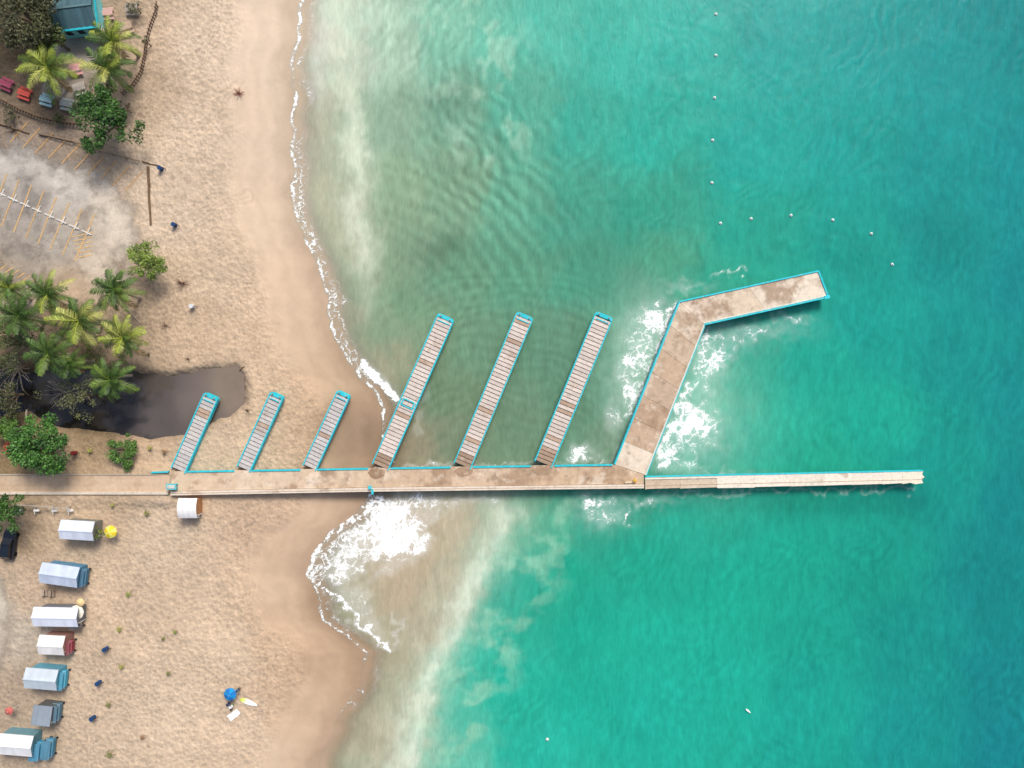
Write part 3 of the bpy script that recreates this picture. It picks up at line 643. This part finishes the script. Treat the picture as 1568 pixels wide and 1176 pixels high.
deadbush('dry_bush',376,630,7,.3,C(120,100,80),12); deadbush('dry_bush',20,200,12,.6,C(100,84,70),20)
WOOD=M('weathered_wood',0.9,4,0.3,0.3)
def log(cx0,cy0,cx1,cy1,r=.16,col=C(112,90,68),name='driftwood_log'):
    b=MB(); a=W(cx0,cy0,1.5);c=W(cx1,cy1,1.5); pts=[];n=6
    for i in range(n+1):
        x,y=lerp(a,c,i/n); pts.append((x+random.uniform(-.05,.05),y+random.uniform(-.05,.05),hpt(x*10+784,588-y*10)+r*.7))
    b.tube(pts,[r*(1.1-.4*i/n) for i in range(n+1)],8,0,col); b.tube([pts[2],(pts[2][0]+.4,pts[2][1]+.3,pts[2][2]+.3)],[r*.5,r*.2],6,0,col); b.build(name,[WOOD])
log(224,254,228,343,.2); log(215,246,240,252,.1); log(190,470,214,496,.13,C(175,160,140)); log(60,205,120,218,.12); log(0,190,45,205,.12,C(90,72,56)); log(20,440,20,470,.12); log(40,640,20,610,.15,C(160,148,130)); log(362,568,372,560,.08)
def picket(name,pl,zt,col,sp=0.45):
    b=MB()
    for (p,q) in zip(pl[:-1],pl[1:]):
        a=W(*p,1.7);c=W(*q,1.7); L=math.hypot(c[0]-a[0],c[1]-a[1]); n=max(1,int(L/sp))
        for i in range(n):
            x,y=lerp(a,c,i/n); z=hpt(x*10+784,588-y*10); b.cyl(x,y,z-.1,z+zt+random.uniform(-.1,.1),.1,.08,6,0,vary(col,.25))
        z=hpt(p[0],p[1]); b.beam(a,c,.12,z+zt*.55,z+zt*.7,0,vary(col,.2))
    b.build(name,[WOOD])
picket('wooden_fence',[(0,152),(30,168),(60,180),(95,188),(125,190)],.9,C(104,82,66))
picket('wooden_fence',[(186,142),(202,128),(214,108),(219,84),(222,60),(228,38),(236,16),(238,0)],.9,C(120,96,80))
picket('wooden_fence',[(60,205),(110,216),(150,230),(212,246)],.5,C(130,110,90),1.6)

# =========================================================== BUILT OBJECTS
ROOF=M('sheet_roofing',0.55,0.8,0.10,0.05); PLAS=M('painted_board',0.6,1.5,0.12); DARK=M('dark_interior',0.9,1,0.1); FAB=M('canvas_fabric',0.85,2,0.1)
def kiosk(cx,cy,lx,ly,ang,rc,wc,roof='gable',h=2.6,name='beach_kiosk'):
    b=MB(); x,y=W(cx,cy,h+1.5); gz=hpt(x*10+784,588-y*10); ca,sa=math.cos(ang),math.sin(ang); lx/=10;ly/=10
    def T(u,v): return (x+u*ca-v*sa,y+u*sa+v*ca)
    wx,wy=lx*.86,ly*.8; t=.1
    for (p,q,z0,z1) in ((( -wx/2,-wy/2),(wx/2,-wy/2),0,1.0),((-wx/2,-wy/2),(wx/2,-wy/2),2.05,h),((-wx/2,wy/2),(wx/2,wy/2),0,h),((-wx/2,-wy/2),(-wx/2,wy/2),0,h),((wx/2,-wy/2),(wx/2,wy/2),0,h)):
        b.beam(T(*p),T(*q),t,gz+z0-.05,gz+z1-.03,1,wc)
    b.beam(T(-wx/2,-wy/2-.25),T(wx/2,-wy/2-.25),.45,gz+1.0,gz+1.06,1,C(210,205,195))
    for u in (-wx/2,0,wx/2):
        p=T(u,-wy/2); b.box(*p,gz,gz+h-.04,.13,.13,ang,1,C(225,225,220))
    b.box(x,y,gz-.02,gz+.05,wx-.1,wy-.1,ang,2,C(60,52,45))
    z=gz+h; n=9
    def prof(v):
        s=v/(ly/2)
        if roof=='gable': return .5*(1-abs(s))
        if roof=='arch': return .45*(1-s*s)
        return .25*(1-s)*.5
    vs=[];m=max(8,int(lx/.45))
    for i in range(m+1):
        u=-lx/2+lx*i/m; rib=.018*(i%2)
        for j in range(n): v=-ly/2+ly*j/(n-1); p=T(u,v); vs.append((p[0],p[1],z+prof(v)+rib))
    fs=[(i*n+j,(i+1)*n+j,(i+1)*n+j+1,i*n+j+1) for i in range(m) for j in range(n-1)]
    cc=[]
    for i in range(m+1):
        k=.88+.14*random.random()
        for j in range(n): cc.append(tuple(min(1,q*k) for q in rc))
    b.add(vs,fs,0,cc); b.add([(a_[0],a_[1],a_[2]-.06) for a_ in vs],[f_[::-1] for f_ in fs],0,[q for q in cc])
    if roof=='gable': b.beam(T(-lx/2,0),T(lx/2,0),.16,z+.47,z+.56,0,tuple(min(1,q*1.05) for q in rc))
    for v in (-ly/2,ly/2): b.beam(T(-lx/2,v),T(lx/2,v),.05,z+prof(v)-.14,z+prof(v)+.0,0,tuple(q*.8 for q in rc))
    for u in (-lx/2+.03,lx/2-.03):
        vs=[]
        for j in range(n): v=-ly/2+ly*j/(n-1); p=T(u,v); vs+= [(p[0],p[1],z-.1),(p[0],p[1],z+prof(v)-.03)]
        b.add(vs,[(2*j,2*j+2,2*j+3,2*j+1) for j in range(n-1)],1,wc)
    b.build(name,[ROOF,PLAS,DARK])
BW=C(216,222,232); WW=C(238,234,228)
kiosk(118,812,50,28,-.06,BW,C(120,120,110)); kiosk(90,881,56,30,-.14,C(196,206,222),C(80,130,160)); kiosk(85,945,66,28,-.02,C(224,228,238),C(110,112,116))
kiosk(79,988,38,28,-.05,WW,C(150,110,100)); kiosk(63,1040,48,30,-.08,C(194,204,210),C(90,150,170)); kiosk(64,1096,28,28,-.1,C(140,150,160),C(90,90,90),'shed'); kiosk(22,1141,54,30,-.08,C(232,232,230),C(100,140,150))
kiosk(285,779,28,29,.0,C(240,236,232),C(170,120,80),'arch',2.2,name='lifeguard_hut')
def cart(cx,cy,lx,ly,ang,col):
    b=MB(); x,y=W(cx,cy,2.5); gz=hpt(cx,cy); lx/=10;ly/=10
    b.box(x,y,gz+.35,gz+1.15,lx*.85,ly*.9,ang,0,col); b.box(x,y,gz+1.15,gz+1.21,lx,ly,ang,0,tuple(min(1,q*1.3+.05) for q in col))
    for s in (-1,1):
        for t in (-1,1):
            ca,sa=math.cos(ang),math.sin(ang); u,v=s*lx*.4,t*ly*.42; p=(x+u*ca-v*sa,y+u*sa+v*ca)
            b.cyl(p[0],p[1],gz-.05,gz+2.0,.04,.04,6,1,C(150,150,150))
            b.tube([(p[0],p[1]-.05,gz+.22),(p[0],p[1]+.05,gz+.22)],[.22,.22],12,2,C(30,30,30))
    ca,sa=math.cos(ang),math.sin(ang); vs=[]
    for i in range(9):
        u=-lx/2+lx*i/8
        for t in (-1,1):
            v=t*ly/2; vs.append((x+u*ca-v*sa,y+u*sa+v*ca,gz+2.05+.12*(i%2)*.25-.03*i))
    b.add(vs,[(2*i,2*i+2,2*i+3,2*i+1) for i in range(8)],0,[vary(tuple(q*.85+.04 for q in col),.2) for _ in vs])
    b.build('vendor_cart',[PLAS,ROOF,DARK])
for q in [(125,884,12,26,-.12,C(60,110,136)),(118,956,12,9,0,C(110,100,95)),(106,990,9,20,-.05,C(140,56,66)),(95,1040,11,27,-.1,C(70,155,180)),(86,1090,11,26,-.1,C(80,118,136)),(58,1148,13,26,-.1,C(60,135,165)),(76,1145,11,28,-.1,C(66,126,150)),(150,45,14,10,.3,C(190,160,150))]: cart(*q)
def parasol(cx,cy,R,col,col2=None,h=2.2):
    b=MB(); x,y=W(cx,cy,h+1.4); gz=hpt(x*10+784,588-y*10); R/=10
    b.cyl(x,y,gz-.2,gz+h+.12,.03,.025,8,1,C(200,200,200)); n=8
    for i in range(n):
        c=col if i%2 or not col2 else col2; a0,a1=2*math.pi*i/n,2*math.pi*(i+1)/n; am=(a0+a1)/2; vs=[(x,y,gz+h)]
        for r,dz in ((.5,.13),(1.0,.42)):
            for a,k in ((a0,1),(am,.965),(a1,1)): vs.append((x+R*r*k*math.cos(a),y+R*r*k*math.sin(a),gz+h-dz*R))
        b.add(vs,[(0,1,2),(0,2,3),(1,4,5,2),(2,5,6,3)],0,c); b.beam(vs[1][:2],vs[4][:2],.02,gz+h-.35*R,gz+h-.33*R,1,C(190,190,190))
        v4,v6=vs[4],vs[6]; b.add([v4,vs[5],v6,(v6[0],v6[1],v6[2]-.12),(vs[5][0],vs[5][1],vs[5][2]-.12),(v4[0],v4[1],v4[2]-.12)],[(0,1,4,5),(1,2,3,4)],0,c)
    b.lathe(x,y,[(0.03,gz+h+.0),(.05,gz+h+.06),(.01,gz+h+.15)],8,1,C(220,220,220))
    b.build('beach_umbrella',[FAB,PLAS])
parasol(348,1068,9.5,C(24,140,200),C(36,110,180)); parasol(165,816,9.5,C(225,200,40),C(236,225,110)); parasol(113,940,11,C(238,230,212)); parasol(120,924,6,C(225,195,140)); parasol(12,1090,6,C(190,100,90))
def barrel(cx,cy,col=C(30,66,110)):
    b=MB(); x,y=W(cx,cy,2.2); gz=hpt(cx,cy)
    b.lathe(x,y,[(.28,gz-.03),(.3,gz+.02),(.3,gz+.3),(.32,gz+.32),(.3,gz+.34),(.3,gz+.62),(.32,gz+.64),(.3,gz+.66),(.31,gz+.9),(.34,gz+.92),(.33,gz+.95),(.26,gz+.93),(.24,gz+.5)],16,0,col)
    b.cyl(x+.55,y,gz-.1,gz+1.1,.05,.05,6,1,C(90,70,55)); b.beam((x+.2,y),(x+.6,y),.05,gz+.8,gz+.86,1,C(90,70,55))
    b.build('trash_barrel',[PLAS,WOOD])
for p in [(241,255),(262,342),(160,995),(149,1047),(140,1101)]: barrel(*p)
barrel(290,468,C(210,210,210)); barrel(112,694,C(120,40,36))
def bench(cx,cy,ang,col,s=1.0):
    b=MB(); x,y=W(cx,cy,2.2); gz=hpt(cx,cy); ca,sa=math.cos(ang),math.sin(ang)
    def T(u,v): return (x+u*ca-v*sa,y+u*sa+v*ca)
    for k in range(4): p=T(0,(-.3+.2*k)*s); b.box(*p,gz+.72,gz+.77+.003*k,1.9*s,.17*s,ang,0,vary(col,.12))
    for v in (-.72,.72):
        for k in (0,1): p=T(0,(v+(k-.5)*.2)*s); b.box(*p,gz+.42,gz+.47,1.9*s,.17,ang,0,vary(col,.12))
    for u in (-.65,.65):
        p=T(u*s,0); b.box(*p,gz+.34,gz+.42,.1,1.6*s,ang,0,col); b.box(*p,gz+.64,gz+.715,.1,.75*s,ang,0,col)
        for v in (-.5,.5): p=T(u*s,v*s); b.box(*p,gz-.05,gz+.34,.1,.12,ang,0,col); p=T(u*s,v*.5*s); b.box(*p,gz+.3,gz+.65,.1,.1,ang,0,col)
    b.build('picnic_table',[PLAS])
for q in [(36,142,-.35,C(215,90,76)),(70,152,-.3,C(170,205,205)),(8,128,-.4,C(150,66,90)),(100,158,-.2,C(180,185,175)),(112,103,.2,C(225,170,165)),(160,17,.1,C(205,165,155)),(198,10,0,C(160,150,140)),(118,133,.3,C(205,195,180)),(190,38,.3,C(190,165,140)),(15,686,0,C(190,90,70)),(65,908,1.5,C(190,170,150),.5),(76,909,1.5,C(170,150,130),.5)]: bench(*q)
b=MB(); x,y=W(108,12,5); gz=1.4; ang=.12; ca,sa=math.cos(ang),math.sin(ang); T=lambda u,v:(x+u*ca-v*sa,y+u*sa+v*ca)
lx,ly=6.4,5.6
b.box(x,y,gz,gz+2.8,lx*.9,ly*.88,ang,1,C(120,190,190))
for v0,s in ((-1,1),(1,1)):
    n=14; vs=[]
    for i in range(n+1):
        u=-lx/2+lx*i/n
        for t in (0,1): p=T(u,v0*ly/2*t); vs.append((p[0],p[1],gz+3.9-1.0*t+.03*(i%2)))
    fs=[(2*i,2*i+1,2*i+3,2*i+2) if v0<0 else (2*i,2*i+2,2*i+3,2*i+1) for i in range(n)]
    b.add(vs,fs,0,[vary(C(70,100,108),.25) for _ in vs])
for v in (-ly/2,ly/2): b.beam(T(-lx/2,v),T(lx/2,v),.3,gz+2.7,gz+2.95,1,C(40,175,190))
b.beam(T(lx/2,-ly/2),T(lx/2,ly/2),.22,gz+2.6,gz+2.86,1,C(40,175,190)); b.beam(T(-lx/2,0),T(lx/2,0),.3,gz+3.88,gz+3.98,0,C(90,120,125))
for u in (-1.8,0,1.8): p=T(u,-ly*.44-.02); b.box(*p,gz+.9,gz+2,.9,.06,ang,2,C(40,45,50))
b.build('beach_house',[ROOF,PLAS,DARK])
GLASS=M('car_glass',0.08,1,0.02,spec=0.6); PAINTC=M('car_paint',0.25,1,0.03,spec=0.6)
def car(cx,cy,ang,col):
    b=MB(); x,y=W(cx,cy,2.4); gz=hpt(cx,cy); ca,sa=math.cos(ang),math.sin(ang)
    def ring(u,w,z0,z1): return [(x+u*ca-v*sa,y+u*sa+v*ca,gz+z) for v,z in ((-w,z0),(-w*1.02,(z0+z1)/2),(-w*.93,z1),(w*.93,z1),(w*1.02,(z0+z1)/2),(w,z0))]
    def loft(rs,mat,col):
        vs=[p for r in rs for p in r]; n=6; fs=[(i*n+j,i*n+(j+1)%n,(i+1)*n+(j+1)%n,(i+1)*n+j) for i in range(len(rs)-1) for j in range(n)]+[tuple(range(n))[::-1],tuple(range((len(rs)-1)*n,len(rs)*n))]
        b.add(vs,fs,mat,col)
    loft([ring(-2.3,.72,.4,.85),ring(-2.2,.86,.3,.98),ring(-1,.92,.28,1.0),ring(.9,.92,.28,1.0),ring(1.9,.86,.3,.9),ring(2.3,.68,.4,.7)],0,col)
    loft([ring(-2.1,.74,.99,1.1),ring(-1.75,.70,.99,1.6),ring(.2,.70,.99,1.66),ring(1.0,.76,.99,1.02)],1,C(25,28,32))
    loft([ring(-1.7,.62,1.6,1.70),ring(-.8,.66,1.6,1.74),ring(.15,.62,1.6,1.71)],0,col)
    for u in (-1.45,1.45):
        for v in (-.85,.85):
            p=(x+u*ca-v*sa,y+u*sa+v*ca); q=Vector((-sa,ca,0))*.12; b.tube([(p[0]-q.x,p[1]-q.y,gz+.33),(p[0]+q.x,p[1]+q.y,gz+.33)],[.34,.34],14,2,C(20,20,20))
    b.build('parked_car',[PAINTC,GLASS,DARK])
car(12,834,1.45,C(30,36,46))
b=MB()
for i,xx in enumerate((24,50,78,102)):
    x,y=W(xx,776,2.5); gz=hpt(xx,776); b.cyl(x,y,gz-.1,gz+1.1,.07,.07,8,0,C(190,186,176)); b.cyl(x,y-1.2,gz-.1,gz+.6,.05,.05,8,0,C(200,196,186))
    b.beam((x,y),(x,y-1.2),.1,gz+.5,gz+.6,0,C(205,200,190)); b.box(x+.3,y-.6,gz+.6,gz+.66,.9,.35,.1,0,C(225,222,214))
a=W(20,773,2.9);c=W(104,779,2.9); b.beam(a,c,.14,2.6,2.72,0,C(175,165,150)); b.build('bike_rack',[PLAS])
b=MB(); x,y=W(379,1078,1.2); gz=hpt(379,1078); ang=-.35; ca,sa=math.cos(ang),math.sin(ang); n=14; up=[];lo=[]
for sgn,lst in ((1,up),(-1,lo)):
    for i in range(n+1):
        t=i/n; w=.42*math.sin(math.pi*t**.8)**.6; u=-1.4+2.8*t; lst.append((u,sgn*w))
pl=up+lo[::-1][1:-1]; P2=[(x+u*ca-v*sa,y+u*sa+v*ca) for u,v in pl]
z=gz+.1; vs=[(p[0],p[1],z) for p in P2]+[(x+(u*ca-v*.8*sa),y+(u*sa+v*.8*ca),z+.08+.06*(u/1.4)**4) for u,v in pl]; m=len(pl)
colr=[C(210,225,90) if u<-.7 else C(240,240,236) for u,v in pl]*2
b.add(vs,[tuple(range(m)),tuple(range(m,2*m))]+[(i,(i+1)%m,m+(i+1)%m,m+i) for i in range(m)],0,colr); b.box(x+1.1*ca,y+1.1*sa,z-.1,z,.15,.03,ang,0,C(40,40,40)); b.build('surfboard',[PLAS])
b=MB(); x,y=W(356,1097,1.2); gz=hpt(356,1097)
nn=8; vs=[]
for i in range(nn+1):
    for j in range(nn+1):
        u=-.95+1.9*i/nn; v=-.5+1.0*j/nn; vs.append((x+u*.8-v*.6,y+u*.6+v*.8,gz+.07+.035*math.sin(i*1.7+j)))
b.add(vs,[(i*(nn+1)+j,(i+1)*(nn+1)+j,(i+1)*(nn+1)+j+1,i*(nn+1)+j+1) for i in range(nn) for j in range(nn)],0,C(244,242,238)); b.build('beach_towel',[FAB])
b=MB(); x,y=W(353,1083,1.2); gz=hpt(353,1083); b.box(x,y,gz-.02,gz+.36,.65,.4,.5,0,C(60,120,60)); b.box(x,y,gz+.365,gz+.43,.68,.43,.5,0,C(240,240,240)); b.box(x,y,gz+.43,gz+.47,.4,.05,.5,0,C(230,230,230)); b.build('cooler_box',[PLAS])
def person(name,cx,cy,face,pose,shirt,short,skin=C(150,105,78),hair=C(30,22,18)):
    x,y=W(cx,cy,2.2); gz=hpt(cx,cy)
    if pose=='stand':
        J=dict(pel=(0,0,.92),sp=(0,.01,1.12),ch=(0,.02,1.36),nk=(0,.02,1.5),hd=(0,.05,1.60),ht=(0,.04,1.72),
          ls=(.19,.02,1.42),le=(.27,-.02,1.14),lw=(.26,.12,.92),rs=(-.19,.02,1.42),re=(-.27,-.02,1.14),rw=(-.26,.10,.90),
          lh=(.10,0,.88),lk=(.12,.06,.48),la=(.12,-.03,.08),lf=(.13,.16,.04),rh=(-.10,0,.88),rk=(-.12,.0,.48),ra=(-.12,-.10,.08),rf=(-.13,.09,.04))
    else:
        J=dict(pel=(0,0,.14),sp=(0,-.04,.34),ch=(0,-.08,.58),nk=(0,-.06,.72),hd=(0,-.02,.82),ht=(0,-.03,.94),
          ls=(.19,-.08,.64),le=(.27,.06,.40),lw=(.18,.28,.42),rs=(-.19,-.08,.64),re=(-.30,-.22,.38),rw=(-.28,-.30,.08),
          lh=(.10,.03,.13),lk=(.16,.42,.46),la=(.14,.68,.08),lf=(.14,.84,.04),rh=(-.10,.03,.13),rk=(-.16,.46,.30),ra=(-.16,.85,.07),rf=(-.17,.92,.2))
    E=[('pel','sp'),('sp','ch'),('ch','nk'),('nk','hd'),('hd','ht'),('ch','ls'),('ls','le'),('le','lw'),('ch','rs'),('rs','re'),('re','rw'),('pel','lh'),('lh','lk'),('lk','la'),('la','lf'),('pel','rh'),('rh','rk'),('rk','ra'),('ra','rf')]
    Rr=dict(pel=.14,sp=.125,ch=.15,nk=.055,hd=.095,ht=.075,ls=.065,le=.045,lw=.03,rs=.065,re=.045,rw=.03,lh=.1,lk=.062,la=.042,lf=.035,rh=.1,rk=.062,ra=.042,rf=.035)
    names=list(J); co=[J[n] for n in names]; rad=[Rr[n] for n in names]; ed=[(names.index(a),names.index(c)) for a,c in E]
    for s,wn,en in ((1,'lw','le'),(-1,'rw','re')):
        wv=Vector(J[wn]); d=(wv-Vector(J[en])).normalized(); side=d.cross(Vector((0,0,1))); side=side.normalized() if side.length>.1 else Vector((0,1,0))
        pi=len(co); palm_=wv+d*.07; co.append(tuple(palm_)); rad.append(.026); ed.append((names.index(wn),pi))
        for k in range(5):
            o=(k-1.5)*.021; ln=(.075,.085,.08,.065,.05)[k]
            if k==4: st=wv+d*.035+side*(-.04)
            else: st=palm_+d*.03+side*o
            i0=len(co); co.append(tuple(st)); rad.append(.010); ed.append((pi,i0)); co.append(tuple(st+d*ln*.5)); rad.append(.009); co.append(tuple(st+d*ln+Vector((0,0,-.02)))); rad.append(.008); ed+=[(i0,i0+1),(i0+1,i0+2)]
    me=bpy.data.meshes.new('body'); me.from_pydata(co,ed,[]); ob=bpy.data.objects.new('body',me); scene.collection.objects.link(ob)
    md=ob.modifiers.new('s','SKIN'); sv=me.skin_vertices[0].data
    for i,r in enumerate(rad): sv[i].radius=(r,r*(.75 if i<3 else 1)); sv[i].use_root=(i==0)
    md.use_smooth_shade=True; ss_=ob.modifiers.new('u','SUBSURF'); ss_.levels=1; ss_.render_levels=2
    s=N('clothed_skin'); tc=s.n('ShaderNodeTexCoord'); sep=s.n('ShaderNodeSeparateXYZ'); s.l(tc.outputs['Object'],sep.inputs[0])
    top=.98 if pose=='stand' else .25; neck=1.5 if pose=='stand' else .72; kn=.5 if pose=='stand' else .0
    zc=sep.outputs[2]; c=s.mix(s.math('GREATER_THAN',zc,kn),skin,short)
    if pose!='stand': c=s.mix(s.math('GREATER_THAN',sep.outputs[1],.4),c,skin)
    c=s.mix(s.math('GREATER_THAN',zc,top),c,shirt)
    arm=s.math('GREATER_THAN',s.math('ABSOLUTE',sep.outputs[0]),.235); c=s.mix(arm,c,skin)
    c=s.mix(s.math('GREATER_THAN',zc,neck),c,skin); s.l(c,s.b.inputs['Base Color']); s.b.inputs['Roughness'].default_value=.7; me.materials.append(s.m)
    e=bpy.data.objects.new(name,None); scene.collection.objects.link(e); e.location=(x,y,gz); e.rotation_euler=(0,0,face); ob.parent=e
    hx,hy,hz=J['hd']; b=MB(); b.lathe(hx,hy-.012,[(.085,hz-.04),(.108,hz+.01),(.112,hz+.06),(.095,hz+.115),(.05,hz+.145),(.01,hz+.15)],14,0,hair); o=b.build('hair',[FAB],True); o.parent=e
    b=MB(); b.lathe(hx,hy+.10,[(.004,hz-.03),(.018,hz-.02),(.012,hz+.02),(.003,hz+.03)],6,0,skin)
    for sx in (-1,1):
        b.lathe(hx+sx*.035,hy+.088,[(.003,hz+.018),(.011,hz+.03),(.003,hz+.042)],6,0,C(20,18,16)); b.lathe(hx+sx*.098,hy+.01,[(.006,hz-.03),(.02,hz),(.006,hz+.035)],6,0,skin)
    b.box(hx,hy+.09,hz-.052,hz-.042,.05,.02,0,0,C(130,60,55)); o=b.build('face',[FAB],True); o.parent=e
person('person_sitting',345,1083,-.6,'sit',C(30,60,110),C(30,40,60)); person('person_standing',363,1058,2.4,'stand',C(40,90,120),C(50,40,60)); person('person_sitting',350,1090,.8,'sit',C(60,60,64),C(40,34,40))
def buoy(cx,cy):
    b=MB(); x,y=W(cx,cy); k=.8; b.lathe(x,y,[(.05*k,-.15),(.22*k,-.09),(.3*k,0),(.3*k,.08),(.2*k,.16),(.08*k,.19),(.07*k,.26),(.02*k,.28)],14,0,C(215,220,215)); b.lathe(x,y,[(.302*k,.02),(.31*k,.03),(.302*k,.04)],14,0,C(220,110,50)); b.build('marker_buoy',[PLAS],True)
for p in [(1096,22),(1096,85),(1094,150),(1091,215),(1090,280),(1103,342),(1150,335),(1211,330),(1275,337),(1334,358),(1366,405),(838,1132)]: buoy(*p)
b=MB(); x,y=W(1145,1088)
prof=[(-.45,.03),(-.3,.12),(0,.16),(.28,.12),(.45,.04)]; vs=[]
for u,w in prof:
    for v,z in ((-w,.08),(-w*.6,.24),(w*.6,.24),(w,.08),(0,-.1)): vs.append((x+u*.8-v*.6,y-u*.6-v*.8,z))
b.add(vs,[(i*5+j,i*5+(j+1)%5,(i+1)*5+(j+1)%5,(i+1)*5+j) for i in range(4) for j in range(5)]+[(0,1,2,3,4),(20,21,22,23,24)],0,C(235,235,232)); b.build('mooring_float',[PLAS])

# =========================================================== LIGHT, WORLD, CAMERA
EL,AZ=math.radians(50),math.radians(22)
w=bpy.data.worlds.new('World'); scene.world=w; w.use_nodes=True; nt=w.node_tree
sk=nt.nodes.new('ShaderNodeTexSky'); sk.sky_type='NISHITA'; sk.sun_disc=False; sk.sun_elevation=EL; sk.sun_rotation=AZ; sk.dust_density=4.0
nt.links.new(sk.outputs[0],nt.nodes['Background'].inputs[0]); nt.nodes['Background'].inputs[1].default_value=0.145
sd=bpy.data.lights.new('sun','SUN'); sd.energy=2.6; sd.angle=math.radians(18); sd.color=(1,.97,.93)
so=bpy.data.objects.new('sun',sd); scene.collection.objects.link(so)
v=Vector((math.sin(AZ)*math.cos(EL),math.cos(AZ)*math.cos(EL),math.sin(EL))); so.rotation_euler=v.to_track_quat('Z','Y').to_euler()
cd=bpy.data.cameras.new('camera'); cam=bpy.data.objects.new('camera',cd); scene.collection.objects.link(cam); cam.location=(0,0,H); cam.rotation_euler=(0,0,0)
cd.sensor_width=36; cd.lens=36*H/156.8; cd.clip_end=12000; scene.camera=cam
scene.view_settings.view_transform='Standard'; scene.view_settings.look='None'; scene.view_settings.exposure=0
